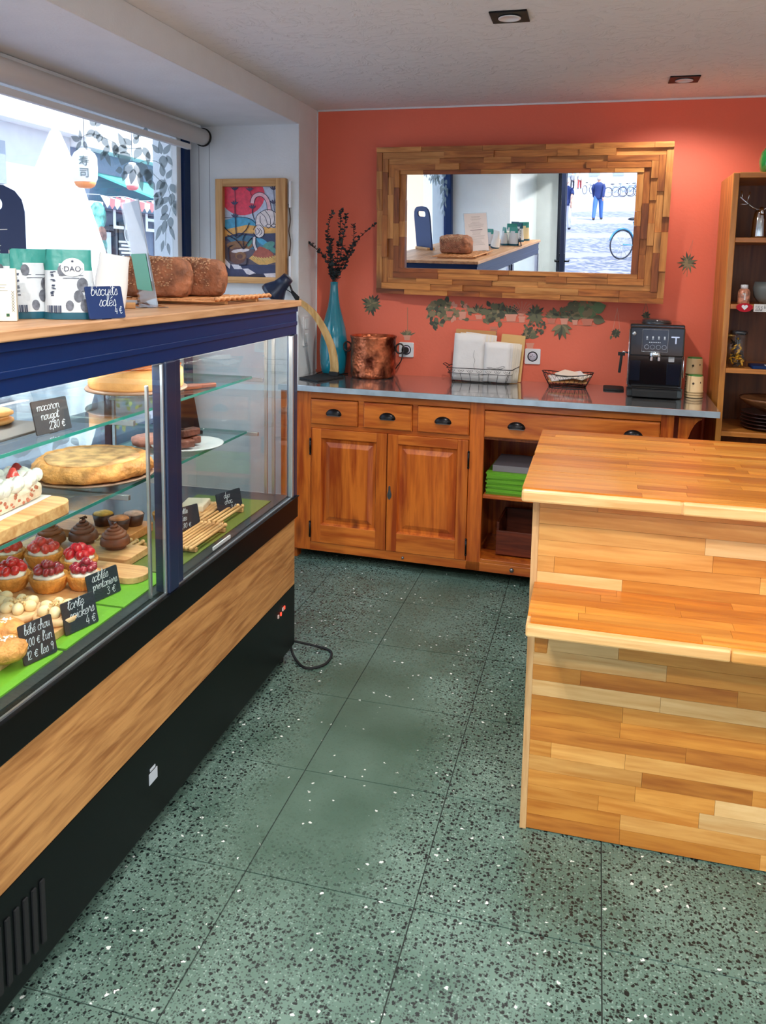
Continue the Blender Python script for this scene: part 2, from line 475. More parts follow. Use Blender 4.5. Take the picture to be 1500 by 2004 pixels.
sep3 = t.nodes.new('ShaderNodeSeparateColor'); t.links.new(v3.outputs['Color'], sep3.inputs[0])
wht = mul(rng(v3.outputs['Distance'], .2, .3, 1, 0), rng(sep3.outputs[0], .955, .96, 0, 1))
keep = rng(worn, 0, 1, 1, .12)
c = mixc(mul(lite2, keep), base, srgb(146, 168, 158))
c = mixc(mul(dark2, keep), c, srgb(48, 62, 58))
c = mixc(mul(dark1, keep), c, srgb(20, 26, 27))
c = mixc(mul(worn, .45), c, srgb(50, 76, 60))
c = mixc(wht, c, srgb(222, 228, 222))
t.links.new(c, p.inputs['Base Color'])
ro = rng(nz.outputs[0], .3, .7, .3, .5)
t.links.new(ro, p.inputs['Roughness'])
p.inputs['Specular IOR Level'].default_value = .45
terrazzo = m
grout = mat('floor_grout', (52, 58, 55), .9)

fl = struct(MB().box(-2.4, 2.45, YF - .15, 4.5, -.1, -.003).build('floor', grout))
for i in range(-5, 7):
    for j in range(-7, 7):
        x0, y0 = -.349 + .43 * i, 1.717 + .43 * j
        x1, y1 = min(x0 + .43, WR), min(y0 + .43, WB)
        x0, y0 = max(x0, -2.18), max(y0, YF)
        if x1 - x0 > .03 and y1 - y0 > .03:
            slab('floor_tile', x0 + .0016, x1 - .0016, y0 + .0016, y1 - .0016, -.02, 0, terrazzo, fl)

# plaster ceiling
m, t, p = nodes('ceiling_plaster')
p.inputs['Base Color'].default_value = srgb(242, 244, 245); p.inputs['Roughness'].default_value = .85
g = t.nodes.new('ShaderNodeNewGeometry')
n1 = t.nodes.new('ShaderNodeTexNoise'); n1.inputs['Scale'].default_value = 9; n1.inputs['Detail'].default_value = 8; n1.inputs['Roughness'].default_value = .62; n1.inputs['Distortion'].default_value = 2.2
n2 = t.nodes.new('ShaderNodeTexMusgrave') if hasattr(bpy.types, 'ShaderNodeTexMusgrave') else t.nodes.new('ShaderNodeTexNoise')
n2.inputs['Scale'].default_value = 26
t.links.new(g.outputs['Position'], n1.inputs['Vector']); t.links.new(g.outputs['Position'], n2.inputs['Vector'])
r = t.nodes.new('ShaderNodeMapRange'); r.inputs[1].default_value = .52; r.inputs[2].default_value = .7
t.links.new(n1.outputs[0], r.inputs[0])
a = t.nodes.new('ShaderNodeMath'); a.operation = 'MULTIPLY_ADD'; a.inputs[1].default_value = .35
t.links.new(n2.outputs[0], a.inputs[0]); t.links.new(r.outputs[0], a.inputs[2])
b = t.nodes.new('ShaderNodeBump'); b.inputs['Strength'].default_value = .42; b.inputs['Distance'].default_value = .010
t.links.new(a.outputs[0], b.inputs['Height']); t.links.new(b.outputs[0], p.inputs['Normal'])
plaster = m
struct(MB().box(-2.45, 2.5, YF - .2, 4.55, CEIL, 2.75).build('ceiling', plaster))
coral = mat('coral_paint', (241, 117, 88), .62, bump=.08, bscale=70, vary=.03, vscale=2.)
struct(MB().box(WL, 2.45, WB, WB + .15, -.1, CEIL).build('wall_back', coral))
# left wall: end pillar, near pillar, beam with window bay under it
w = MB().box(WX - .2, WL, 4.086, WB + .15, -.1, CEIL).box(WX - .2, WL, YF - .15, .08, -.1, CEIL)
w.box(WX - .2, WL, .08, 4.086, 2.225, CEIL).box(WX - .2, WX + .04, .08, 4.086, -.1, .62)
struct(w.build('wall_left', white, bevel=.004))
struct(MB().box(WR, WR + .15, YF - .15, WB + .15, -.1, CEIL).build('wall_right', white))
w = MB().box(WL, -1.29, YF - .15, YF, -.1, CEIL).box(-1.29, WR, YF - .15, YF, 2.12, CEIL).box(.02, .12, YF - .15, YF, -.1, 2.12).box(.12, WR, YF - .15, YF, -.1, .42)
struct(w.build('wall_front', white))
# thin pale line where coral meets ceiling and pillar
struct(MB().box(WL, WR, WB - .006, WB, CEIL - .008, CEIL).box(WL, WL + .005, WB - .006, WB, .92, CEIL).build('trim_1', white))

# shop window in the bay
y0, y1, z0, z1 = .08, 4.086, .62, 2.225
wn = MB().box(WX - .06, WX + .0, y0, y1, z0, z0 + .02).box(WX - .05, WX, y0, y1, z1 - .07, z1)
wn = struct(wn.build('window_1', white))
MB().box(WX - .05, WX + .03, y0, y0 + .07, z0, z1 - .07).box(WX - .05, WX + .03, y1 - .075, y1 - .005, z0, z1 - .07).box(WX - .05, WX + .025, y0, y1, z0 + .02, z0 + .075).build('window_frame', navy2, wn, bevel=.004)
MB().box(WX - .03, WX + .012, y1 - .12, y1 - .075, z0 + .07, z1 - .07).build('window_trim', white, wn, bevel=.003)
MB().box(WX - .02, WX - .014, y0 + .07, y1 - .12, z0 + .07, z1 - .07).build('window_pane', clear, wn)
# front window and door
fwd = struct(MB().box(.12, WR, YF - .09, YF - .03, .42, .49).box(.12, WR, YF - .09, YF - .03, 2.05, 2.12).box(.12, .19, YF - .09, YF - .03, .49, 2.05).box(WR - .07, WR, YF - .09, YF - .03, .49, 2.05).box(1.17, 1.23, YF - .09, YF - .03, .49, 2.05).build('window_2', navy, bevel=.004))
MB().box(.19, WR - .07, YF - .065, YF - .059, .49, 2.05).build('window_pane', clear, fwd)
dr = thing('door_1', 'navy glazed shop door standing open into the room', 'door', (-1.255, YF - .02, 0), .0)
del dr['label']; del dr['category']; struct(dr)
fr = MB().box(-.035, .0, -.08, .0, 0, 2.12).box(1.24, 1.275, -.08, 0, 0, 2.12).box(-.035, 1.275, -.08, 0, 2.07, 2.12).build('door_frame', navy, dr, bevel=.003)
la = math.radians(80)
mx = T(.02, .01, 0) @ rotz(la)
MB().box(0, .09, -.045, 0, .02, 2.06, 0, mx).box(.80, .89, -.045, 0, .02, 2.06, 0, mx).box(.09, .80, -.045, 0, .02, .3, 0, mx).box(.09, .80, -.045, 0, 1.97, 2.06, 0, mx).build('door_leaf', navy, dr, bevel=.003)
MB().box(.09, .80, -.026, -.02, .3, 1.97, 0, mx).build('door_pane', clear, dr)
MB().tube([mx @ Vector((.845, .0, 1.05)), mx @ Vector((.845, .045, 1.05)), mx @ Vector((.73, .05, 1.05))], .009).tube([mx @ Vector((.845, -.045, 1.05)), mx @ Vector((.845, -.09, 1.05)), mx @ Vector((.73, -.095, 1.05))], .009).box(.825, .865, -.051, .006, .95, 1.13, 0, mx).build('door_handle', black, dr)

# roller blind under the beam
rb = thing('roller_blind', 'rolled up white window blind with a black end cap above the shop window', 'blind', (WX + .12, 4.05, 2.165))
MB().tube([(0, -3.95, 0), (0, -.005, 0)], .042, 20).build('fabric_roll', mat('blind_fabric', (226, 224, 219), .8), rb)
MB().tube([(0, -.005, 0), (0, .006, 0)], .048, 24).build('end_cap', blackm, rb)
MB().box(-.045, -.02, -3.95, -.09, -.075, -.048).box(-.03, .0, -3.95, -.02, .035, .058).build('hem_bar', white, rb, bevel=.003)
MB().tube([(.03, .012, -.03), (.032, .012, -.75)], .0012, 5).tube([(-.03, .012, -.03), (-.032, .012, -.75)], .0012, 5).build('pull_cord', mat('grey_cord', (120, 120, 125), .7), rb)

# ceiling spots
spotm = mat('spot_glow', (255, 244, 222), .4, emis=6)
def downlight(x, y, label, seen=True, power=13):
    t_ = thing('ceiling_spot', label, 'ceiling light', (x, y, CEIL), group='black square ceiling spots')
    MB().box(-.063, .063, -.063, .063, -.006, 0).build('mounting_plate', black, t_, bevel=.002)
    MB().lathe([(.038, -.008), (.038, -.010), (.030, -.011), (.029, -.006)], n=24).build('lamp_ring', porcelain, t_)
    MB().lathe([(.0, -.0065), (.029, -.0065)], n=24).build('bulb', spotm, t_)
    l = bpy.data.lights.new('spot_lamp', 'SPOT'); l.energy = power; l.spot_size = 2.75; l.spot_blend = .6; l.color = (1, .975, .94); l.shadow_soft_size = .04
    o = bpy.data.objects.new('spot_lamp', l); COL.objects.link(o); o.parent = t_; o.location = (0, 0, -.03)
    return t_
a = on_z(998, 31, CEIL); b = on_z(1340, 154, CEIL)
downlight(a.x, a.y, 'black square ceiling spot nearer the front of the room')
downlight(b.x, b.y, 'black square ceiling spot close to the coral wall', power=5)
sw_ = b - a
for (x, y, pw_, l_) in ((-.55, 1.0, 8, 'added unseen ceiling spot above the near end of the display case'), (-.75, .3, 15, 'added unseen ceiling spot behind the camera on the window side'),
                        (.45, .45, 18, 'added unseen ceiling spot behind the camera in the middle of the room'), (1.55, 1.9, 11, 'added unseen ceiling spot over the right part of the wooden counter'),
                        (-.6, -.7, 19, 'added unseen ceiling spot just inside the shop door'), (.8, -.7, 19, 'added unseen ceiling spot inside the front window'), (1.5, .4, 16, 'added unseen ceiling spot towards the right wall')):
    downlight(x, y, l_, power=pw_)  # extra spots out of view, added to brighten the room

# ------------------------------------------------------------------ outside
pave = mat('street_paving', (140, 138, 150), .85, vary=.06, vscale=.6, bump=.15, bscale=20)
struct(MB().box(-60, 40, -130, 60, -.3, -.1).build('ground', pave))

# ------------------------------------------------------------------ display case
DC = thing('display_case', 'long navy glass pastry counter with a wooden top and an oak band along the front', 'display case', (-1.065, 2.81, 0), .012)
L = 1.85; D = .78
oakband = wood('oak_band', (194, 140, 82), (146, 94, 48), 'Y', .55, grain=1.25, knots=.5, dark=(120, 78, 40))
topw = wood('case_top_wood', (214, 166, 122), (180, 128, 84), 'Y', .45)
# plinth and black base
MB().box(-D, -.0, -L, 0, .055, .30).box(-D + .03, -.03, -L + .03, -.03, .03, .055).build('base', black, DC, bevel=.004)
for x in (-.05, -D + .05):
    for y in (-.05, -L + .05):
        MB().lathe([(.022, 0), (.022, .012), (.012, .014), (.012, .032)], (x, y, 0), 12).build('foot', blackm, DC)
g_ = MB()
for i in range(9):
    g_.box(.0, .004, -1.72 + i * .026, -1.708 + i * .026, .1, .24)
g_.build('air_grille', blackm, DC)
g_ = MB()
for k, (y, z) in enumerate(((-.12, .255), (-.135, .255), (-.155, .245), (-.18, .245))):
    g_.box(0, .004, y, y + .008, z - .012, z, k % 2)
g_.build('control_panel', [mat('red_led', (235, 70, 50), .4, emis=.3), mat('pale_button', (220, 190, 180), .5)], DC)
st = MB().box(0, .0015, -1.08, -1.04, .17, .2).box(0, .0015, -1.075, -1.05, .205, .212).build('rating_label', mat('label_grey', (190, 196, 205), .6), DC)
MB().box(-.012, .006, -L, -.02, .305, .563).build('oak_band', oakband, DC, bevel=.002)
MB().box(-D, -.012, -L, 0, .30, .635).box(-.012, .012, -L, 0, .563, .642).build('lower_rail', black, DC, bevel=.003)
MB().box(-.018, .016, -L, 0, .642, .646).build('black_sill', black, DC); MB().box(-.001, .005, -L, 0, .6461, .650).build('sill_strip', alu, DC)
MB().box(-D, .004, -L, 0, 1.253, 1.354).box(.004, .009, -L, 0, 1.335, 1.354).box(.004, .007, -L, 0, 1.285, 1.300).build('top_rail', navy2, DC, bevel=.003)
MB().box(-D - .02, .018, -L - .02, .015, 1.354, 1.376).build('wooden_top', topw, DC, bevel=.003)
# corner posts and the middle post
for (x, y, n_) in ((-.022, -.032, 'corner_post'), (-.022, -L, 'corner_post'), (-D, -.035, 'corner_post'), (-D, -L, 'corner_post')):
    MB().box(x, x + .03, y, y + .032, .645, 1.253).build(n_, navy, DC, bevel=.003)
MB().box(-.03, .012, -.976, -.925, .645, 1.255).box(-.03, .004, -.925, -.885, .645, 1.255).build('middle_post', navy, DC, bevel=.004)
MB().box(-.006, -.002, -.885, -.036, .65, 1.25).build('glass_door', clear, DC)
MB().box(.002, .006, -L + .03, -.965, .65, 1.25).build('glass_door', clear, DC)
MB().box(-.008, .008, -.052, -.036, .65, 1.25).build('door_edge', alu, DC, bevel=.002)
MB().box(-.002, .006, -.986, -.977, .65, 1.25).build('door_edge', alu, DC, bevel=.002); MB().box(-.02, -.012, -1.03, -1.02, .65, 1.2).build('pull_strip', alu, DC, bevel=.002)
MB().box(-D + .02, -.02, -.012, -.007, .65, 1.25).build('end_glass', clear, DC)
MB().box(-D + .02, -.02, -L + .007, -L + .012, .65, 1.25).build('end_glass', clear, DC)
for y in (-L + .03, -.93):
    MB().box(-D + .01, -D + .015, y, y + .9, .65, 1.25).build('rear_door', clear, DC)
deckm = mat('case_deck', (60, 64, 66), .35, metal=.4)
MB().box(-D + .02, -.02, -L + .02, -.02, .635, .648).build('deck', deckm, DC)
green = mat('green_mat', (104, 168, 36), .55)
greend = mat('olive_mat', (95, 110, 40), .5)
tagp = MB()
# shelves with their rails
for (x, z) in ((-.142, 1.090), (-.162, .886)):
    s_ = MB().box(-D + .06, x - .001, -L + .05, -.075, z, z + .008).build('glass_shelf', shelfg, DC)
    MB().box(x - .001, x + .0008, -L + .05, -.075, z, z + .008).box(-D + .06, x, -.075, -.0735, z, z + .008).build('polished_edge', gedge, s_)
    for y in (-.045, -.93, -L + .04):
        MB().box(-D + .05, x + .03, y, y + .012, z - .016, z - .002).build('shelf_bracket', alu, DC, bevel=.001)
for (x, y) in ((-.075, -.03), (-.105, -.03), (-D + .05, -.045), (-D + .05, -.93), (-D + .05, -L + .04)):
    MB().box(x - .006, x + .006, y - .005, y + .005, .65, 1.25).build('shelf_upright', alu, DC, bevel=.001)
ls = MB().box(-.055, -.035, -L + .05, -.05, 1.244, 1.252).build('added_led_strip', mat('added_led_glow', (255, 246, 228), .4, emis=3), DC)  # glowing strip added to light the inside of the case
for (x, y) in ((-.05, -.48), (-.05, -1.38), (-.42, -.48), (-.42, -1.38)):  # area lamps added to brighten the pastries
    l = bpy.data.lights.new('added_led_lamp', 'AREA'); l.shape = 'RECTANGLE'; l.size = .03; l.size_y = .85; l.energy = .85; l.color = (1, .95, .86)
    o = bpy.data.objects.new('added_led_lamp', l); COL.objects.link(o); o.parent = DC; o.location = (x, y, 1.242)
# refrigeration deck liners
for k in range(4):
    MB().box(-.40, -.05, -L + .05 + k * .235, -L + .275 + k * .235, .648, .652).build('green_liner', green, DC)
MB().box(-.34, -.05, -.86, -.12, .648, .651).build('olive_liner', greend, DC)
MB().box(-.020, -.016, -.66, -.54, .652, .662).build('price_clip', porcelain, DC)
# hanging cable behind
cb = MB().tube(spline([(-1.10, 2.84, .05), (-1.02, 2.90, .012), (-.94, 2.88, .006), (-.93, 2.78, .006), (-.99, 2.73, .006), (-1.06, 2.79, .012), (-1.09, 2.82, .06)], 6), .005, 8).build('power_cable', blackm)
tag(cb, 'black power cable looping on the floor behind the foot of the display case', 'cable')

# ------------------------------------------------------------------ pine cabinet
pine = wood('orange_pine', (212, 112, 36), (156, 62, 14), 'Z', .35, grain=.7, knots=.8, coat=.25, dark=(80, 26, 10))
pineh = wood('orange_pine_across', (218, 122, 44), (170, 74, 18), 'X', .35, grain=.7, knots=.9, coat=.25, dark=(80, 26, 10))
CA = thing('pine_cabinet', 'orange pine sideboard with cup handles and two panelled doors on the coral wall', 'cabinet', (-1.53, 3.83, 0), -.045)
dk = mat('dark_inside', (38, 18, 10), .8)
for (x0, x1) in ((0, .165), (.975, 1.045), (1.83, 1.885)):
    MB().box(x0, x1, 0, .022, .055, .8835).build('stile', pine, CA, bevel=.002)
b = MB().box(.165, .975, 0, .022, .845, .8835).box(1.045, 1.83, 0, .022, .845, .8835).box(.165, .975, 0, .02, .694, .714).box(.165, 1.83, 0, .022, .055, .100).box(.416, .445, .0, .02, .714, .845).box(.694, .720, 0, .02, .714, .845).box(1.045, 1.83, 0, .022, .1, .118)
b.build('rail', pineh, CA, bevel=.002)
b = MB().box(0, .02, .022, .44, .055, .8835).box(1.865, 1.885, .022, .44, .055, .8835).box(.02, 1.865, .42, .44, .1, .8835).box(.02, 1.865, .022, .42, .09, .11).box(.99, 1.01, .022, .42, .11, .70).box(.02, 1.865, .022, .42, .70, .712)
b.build('carcass', pine, CA)
MB().box(1.045, 1.83, .02, .42, .412, .430).build('open_shelf', pineh, CA, bevel=.002)
MB().box(1.4, 1.42, .03, .42, .11, .412).build('divider', pine, CA)
for x in (.05, 1.84):
    for y in (.03, .38):
        MB().box(x - .03, x + .03, y, y + .05, 0, .056).build('foot', pine, CA)
cupm = mat('dark_cup_pull', (30, 28, 30), .3, metal=.7)
cupi = mat('worn_pewter', (140, 138, 138), .35, metal=.9)
def cup_handle(x, z, par):
    h = MB()
    n = 14; vs = []; R = .046
    for i in range(n + 1):
        a = PI * i / n
        for k in range(5):
            q = PI / 2 * k / 4
            vs.append((x - R * math.cos(a) * (1 - .25 * (1 - math.cos(q))), -.004 - .026 * math.sin(q) * math.sin(a) ** .5, z - .016 + .038 * math.sin(a) * (math.cos(q) * .85 + .15)))
    fs = [(i * 5 + k, (i + 1) * 5 + k, (i + 1) * 5 + k + 1, i * 5 + k + 1) for i in range(n) for k in range(4)]
    h.add(vs, fs, 0, True)
    h.tube([(x - R * math.cos(PI * i / 12), -.006, z - .016 + .040 * math.sin(PI * i / 12)) for i in range(13)], .0045, 6)
    h.box(x - .036, x + .036, -.014, -.010, z - .018, z + .004, 1)
    return h.build('cup_handle', [cupm, cupi], par)
for (x0, x1) in ((.168, .414), (.447, .693), (.722, .973), (1.047, 1.828)):
    d_ = MB().box(x0, x1, -.008, .02, .716, .842).box(x0 + .004, x1 - .004, -.012, -.008, .720, .838).build('drawer', pineh, CA, bevel=.002)
    if x1 - x0 < .4: cup_handle((x0 + x1) / 2, .780, d_)
    else:
        cup_handle(1.197, .780, d_); cup_handle(1.716, .782, d_)
for k, (x0, x1) in enumerate(((.170, .567), (.572, .973))):
    b = MB(); z0, z1 = .102, .693; a0, a1, b0, b1 = x0 + .052, x1 - .052, z0 + .095, z1 - .047
    b.prism([(x0, z0), (x1, z0), (x1, z1), (x0, z1)], .011, .016, 'y')
    dd = b.build('cabinet_door', pine, CA, bevel=.001)
    for (q0, q1) in ((x0, a0), (a1, x1)): MB().box(q0, q1, -.006, .011, z0, z1).build('door_stile', pine, dd, bevel=.002)
    for (q0, q1) in ((z0, b0), (b1, z1)): MB().box(a0, a1, -.006, .011, q0, q1).build('door_rail', pineh, dd, bevel=.002)
    q = MB()
    def ring(i, y): return [(a0 + i, y, b0 + i), (a1 - i, y, b0 + i), (a1 - i, y, b1 - i), (a0 + i, y, b1 - i)]
    rs = [ring(0, -.004), ring(.008, .008), ring(.022, .009), ring(.045, .000)]
    vs = [v for r_ in rs for v in r_]
    fs = [(i * 4 + j, i * 4 + (j + 1) % 4, i * 4 + 4 + (j + 1) % 4, i * 4 + 4 + j) for i in range(3) for j in range(4)] + [(12, 13, 14, 15)]
    q.add(vs, fs); q.build('door_panel', pine, dd)
    hx = x0 - .004 if k == 0 else x1 + .003
    for hz in (.60, .17):
        MB().tube([(hx, -.01, hz - .035), (hx, -.01, hz + .035)], .005, 8).ball((hx, -.01, hz + .038), .006, 8, 6).ball((hx, -.01, hz - .038), .006, 8, 6).build('hinge', cupm, dd)
    if k:
        MB().prism([(x0 + .014 + .009 * math.sin(a) * (1 + .4 * math.cos(3 * a)), .40 + .035 * math.cos(a)) for a in [2 * PI * i / 20 for i in range(20)]], -.009, -.006, 'y').box(x0 + .011, x0 + .017, -.013, -.009, .39, .405).build('keyhole_plate', cupi, dd)
MB().ball((.66, -.004, .075), .007, 8, 6).build('round_peg', cupi, CA); MB().ball((1.20, -.008, .082), .011, 8, 6).build('round_peg', cupi, CA)
# arched bracket on the far right
pts = [(1.905, .868), (2.0, .868), (2.0, .86)] + [(2.0 - .075 * math.sin(a), .86 - .30 * (1 - math.cos(a))) for a in [PI / 2 * i / 8 for i in range(1, 9)]] + [(1.905, .56)]
MB().prism(pts, .02, .04, 'y').build('arched_bracket', pine, CA, bevel=.001)

# steel worktop over it
steel = mat('zinc_worktop', (214, 214, 214), .09, metal=.92, vary=.03, vscale=5)
steele = mat('zinc_edge', (190, 206, 218), .35, metal=.6, vary=.12, vscale=14)
WT = thing('steel_worktop', 'grey polished steel worktop on top of the pine cabinet', 'worktop', (-1.53, 3.80, .8835))
mxc = rotz(-.045)
c0 = mxc @ Vector((0.0, -.005, 0)); c1 = mxc @ Vector((2.065, -.005, 0))
poly = [(0, c0.y), (c1.x, c1.y), (2.075, .57), (0, .57)]
MB().prism(poly, .0, .028, 'z').build('top_sheet', steel, WT, bevel=.002)
MB().box(0, 2.066, -.0075, -.004, .0, .0265, 0, mxc).build('front_edge', steele, WT)
# things in the open bay
for k in range(16):
    c_ = slab('green_folder', .005, .31 - .006 * (k % 3), .0, .27, 0, .0062, green, None)
    c_.location = CA.matrix_basis @ Vector((1.052 + .155 + .004 * math.sin(k * 2.1), .17 + .004 * math.cos(k * 1.7), .430 + .0035 + k * .0066))
    c_.rotation_euler = (0, 0, -.045 + .015 * math.sin(k * 3.3))
    tag(c_, ORD[k] + ' green folder from the bottom of the pile on the open cabinet shelf', 'folder', 'bright green folders on the open cabinet shelf')
gb = slab('grey_box', 0, .24, 0, .26, 0, .03, mat('grey_card', (128, 122, 130), .8), None)
gb.location = CA.matrix_basis @ Vector((1.2, .20, .430 + .122)); gb.rotation_euler = (0, 0, -.045)
tag(gb, 'flat grey box lying on the pile of green folders', 'box')
cr_ = thing('wooden_crate', 'dark wooden crate on the floor of the open cabinet bay', 'crate', CA.matrix_basis @ Vector((1.235, .23, .118)), -.045)
dpine = wood('dark_pine', (120, 52, 26), (80, 30, 14), 'X', .5)
MB().box(-.13, .13, -.14, -.128, .0, .12).box(-.13, .13, .128, .14, 0, .16).box(-.13, -.118, -.128, .128, 0, .16).box(.118, .13, -.128, .128, 0, .16).box(-.118, .118, -.128, .128, 0, .01).build('crate_body', dpine, cr_, bevel=.002)

# ------------------------------------------------------------------ stepped butcher block counter
IS = thing('wooden_counter', 'stepped butcher block counter of oak staves standing on the green terrazzo', 'counter', (-.134, 2.07, 0))
pal = [((222, 164, 90), (198, 132, 60)), ((216, 150, 70), (190, 118, 44)), ((208, 138, 56), (178, 104, 34)), ((232, 190, 130), (212, 158, 94)), ((198, 126, 50), (162, 92, 30))]
SX = [wood('stave_%s' % n_, a, b_, 'X', .38, coat=.15) for n_, (a, b_) in zip('abcde', pal)]
palt = [((210, 136, 46), (182, 104, 26)), ((202, 126, 38), (172, 94, 22)), ((216, 146, 58), (190, 116, 36)), ((192, 116, 32), (164, 88, 20))]
ST = [wood('top_stave_%s' % n_, a, b_, 'X', .3, coat=.35) for n_, (a, b_) in zip('abcd', palt)]
END = wood('end_grain', (226, 182, 128), (196, 146, 92), 'Z', .5)
IW = 1.75
MB().box(.0, IW, .019, .04, .004, .94).box(0.0, .018, .04, .66, .004, .94).box(IW - .018, IW, .04, .66, .004, .94).build('carcass', SX[1], IS)
MB().box(.0, .0175, -.0015, .0188, .0, .94).build('side_edge', END, IS, bevel=.001)
rnd = random.Random(11)
def staves(name, x0, x1, r0, r1, row, place, mats, lo=.16, hi=.55, fixed={}, weights=None):
    n = max(1, round((r1 - r0) / row)); h = (r1 - r0) / n
    for k in range(n):
        a, b_ = r0 + k * h, r0 + (k + 1) * h; x = x0 - rnd.uniform(0, .3); segs = fixed.get(k)
        cuts = []
        if segs: cuts = segs
        while not segs and x < x1:
            e = x + rnd.uniform(lo, hi)
            cuts.append((max(x, x0), min(e, x1) if x1 - e > .05 else x1, rnd.choices(range(len(mats)), weights)[0])); x = e
            if cuts[-1][1] - cuts[-1][0] < .02: cuts.pop()
            if cuts and cuts[-1][1] >= x1: break
        for (u0, u1, mi) in cuts:
            d_ = rnd.uniform(-.0004, .0004)
            place(name, u0 + .0003, u1 - .0003, a + .0003, b_ - .0003, d_, mats[mi])
pf = lambda n_, u0, u1, a, b_, d_, m_: slab(n_, u0, u1, 0 + d_, .019, a, b_, m_, IS)
h0 = .94 / 22
def row(z): return int(z / h0)
fixed = {row(.885): [(.0175, .62, 0), (.62, 1.2, 4), (1.2, IW, 1)], row(.838): [(.0175, .42, 0), (.42, 1.02, 3), (1.02, IW, 1)], row(.80): [(.0175, .44, 0), (.44, 1.3, 2), (1.3, IW, 1)],
         row(.757): [(.0175, .06, 0), (.06, .55, 1), (.55, IW, 0)], row(.715): [(.0175, .23, 3), (.23, .8, 2), (.8, IW, 4)],
         row(.475): [(.0, .35, 3), (.35, .9, 1), (.9, IW, 0)], row(.435): [(0, .14, 1), (.14, .52, 4), (.52, IW, 1)], row(.39): [(0, .34, 3), (.34, 1.0, 3), (1.0, IW, 1)],
         row(.35): [(0, .25, 2), (.25, .7, 1), (.7, IW, 2)]}
staves('stave', .0175, IW, .004, .94, .0427, pf, SX, fixed=fixed, weights=[3, 3, 3, 1, 2])
# top slab and step slab, staves side by side
TZ = .97
MB().box(-.02, IW, -.104, .67, .94, .9655).build('top_core', END, IS)
staves('top_stave', -.022, IW, -.088, .672, .036, lambda n_, u0, u1, a, b_, d_, m_: slab(n_, u0, u1, a, b_, .95, TZ + d_, m_, IS), ST, .2, .7)
b = MB().box(-.022, .35, -.108, -.088, .938, .968).build('front_edge', SX[3], IS, bevel=.006)
MB().box(.3505, .92, -.108, -.088, .938, .968).build('front_edge', SX[3], IS, bevel=.005); MB().box(.9205, IW, -.108, -.088, .938, .968).build('front_edge', SX[0], IS, bevel=.005)
MB().box(.012, 1.70, -.262, -.001, .672, .693).build('step_core', END, IS)
staves('step_stave', .012, 1.70, -.250, -.001, .0415, lambda n_, u0, u1, a, b_, d_, m_: slab(n_, u0, u1, a, b_, .685, .698 + d_, m_, IS), ST, .12, .5)
MB().box(.012, .45, -.27, -.25, .668, .696).build('step_edge', SX[3], IS, bevel=.005); MB().box(.4505, 1.70, -.27, -.25, .668, .696).build('step_edge', SX[0], IS, bevel=.005)
for x in (.03, 1.62):
    MB().box(x, x + .03, -.20, -.001, .60, .672).build('step_bracket', SX[2], IS, bevel=.003)

# ------------------------------------------------------------------ bookcase on the right
bw = wood('bookcase_wood', (206, 136, 58), (160, 92, 30), 'Z', .4, grain=.8, coat=.2)
bwh = wood('bookcase_shelf_wood', (214, 140, 64), (170, 98, 36), 'X', .4, grain=.8, coat=.2)
bwd = wood('bookcase_back_wood', (120, 70, 34), (84, 44, 20), 'Z', .5, grain=.6)
BC = thing('bookcase', 'tall open bookcase of warm wood in the right corner beside the coral wall', 'bookcase', (.553, 3.95, 0))
MB().box(0, .026, 0, .38, 0, 1.94).build('side_panel', bw, BC, bevel=.003)
MB().box(.95, .976, 0, .38, 0, 1.94).build('side_panel', bw, BC, bevel=.003)
MB().box(.026, .95, .365, .375, .05, 1.93).build('back_panel', bwd, BC)
MB().box(.0255, .9505, .001, .375, 1.918, 1.942).build('top_panel', bwh, BC, bevel=.002)
for z in (1.637, 1.342, 1.052, .760, .40, .06):
    MB().box(.026, .95, .004, .365, z, z + .022).build('shelf', bwh, BC, bevel=.002)

# ------------------------------------------------------------------ mirror in its frame of teak strips
mY, mT = math.radians(-4.25), math.radians(3.4)
mn = Vector((math.sin(mY) * math.cos(mT), -math.cos(mY) * math.cos(mT), -math.sin(mT)))
ma = Vector((math.cos(mY), math.sin(mY), 0)); mb = ma.cross(-mn)
if mb.z < 0: mb = -mb
MC = Vector((-.42, 4.29, 1.75)) + mn * .035
roll = -.0104
mR = Matrix((ma, -mn, mb)).transposed().to_4x4() @ Matrix.Rotation(-roll, 4, 'Y')
MI = thing('wall_mirror', 'wide mirror framed with rough teak strips hanging on the coral wall', 'mirror', MC + ma * -.003 + mb * -.011)
MI.rotation_euler = mR.to_euler()
HW, HH, IWm, IH = .742, .383, .581, .243
mm, t, p = nodes('mirror_silver'); p.inputs['Metallic'].default_value = 1; p.inputs['Roughness'].default_value = .0; p.inputs['Base Color'].default_value = (.93, .95, .95, 1)
MB().box(-IWm - .01, IWm + .01, -.002, .004, -IH - .01, IH + .01).build('mirror_glass', mm, MI)
tk = [wood('teak_%s' % k, a, b_, ax, .5, grain=1.1, knots=.7, dark=(90, 50, 24)) for k, (a, b_, ax) in enumerate((
    ((204, 132, 64), (156, 88, 34), 'X'), ((186, 110, 46), (134, 70, 24), 'X'), ((216, 150, 82), (178, 110, 48), 'X'), ((160, 84, 36), (106, 52, 20), 'X'),
    ((200, 130, 62), (152, 86, 34), 'Z'), ((182, 108, 46), (130, 68, 24), 'Z'), ((212, 146, 78), (172, 106, 46), 'Z'), ((158, 86, 38), (104, 52, 22), 'Z')))]
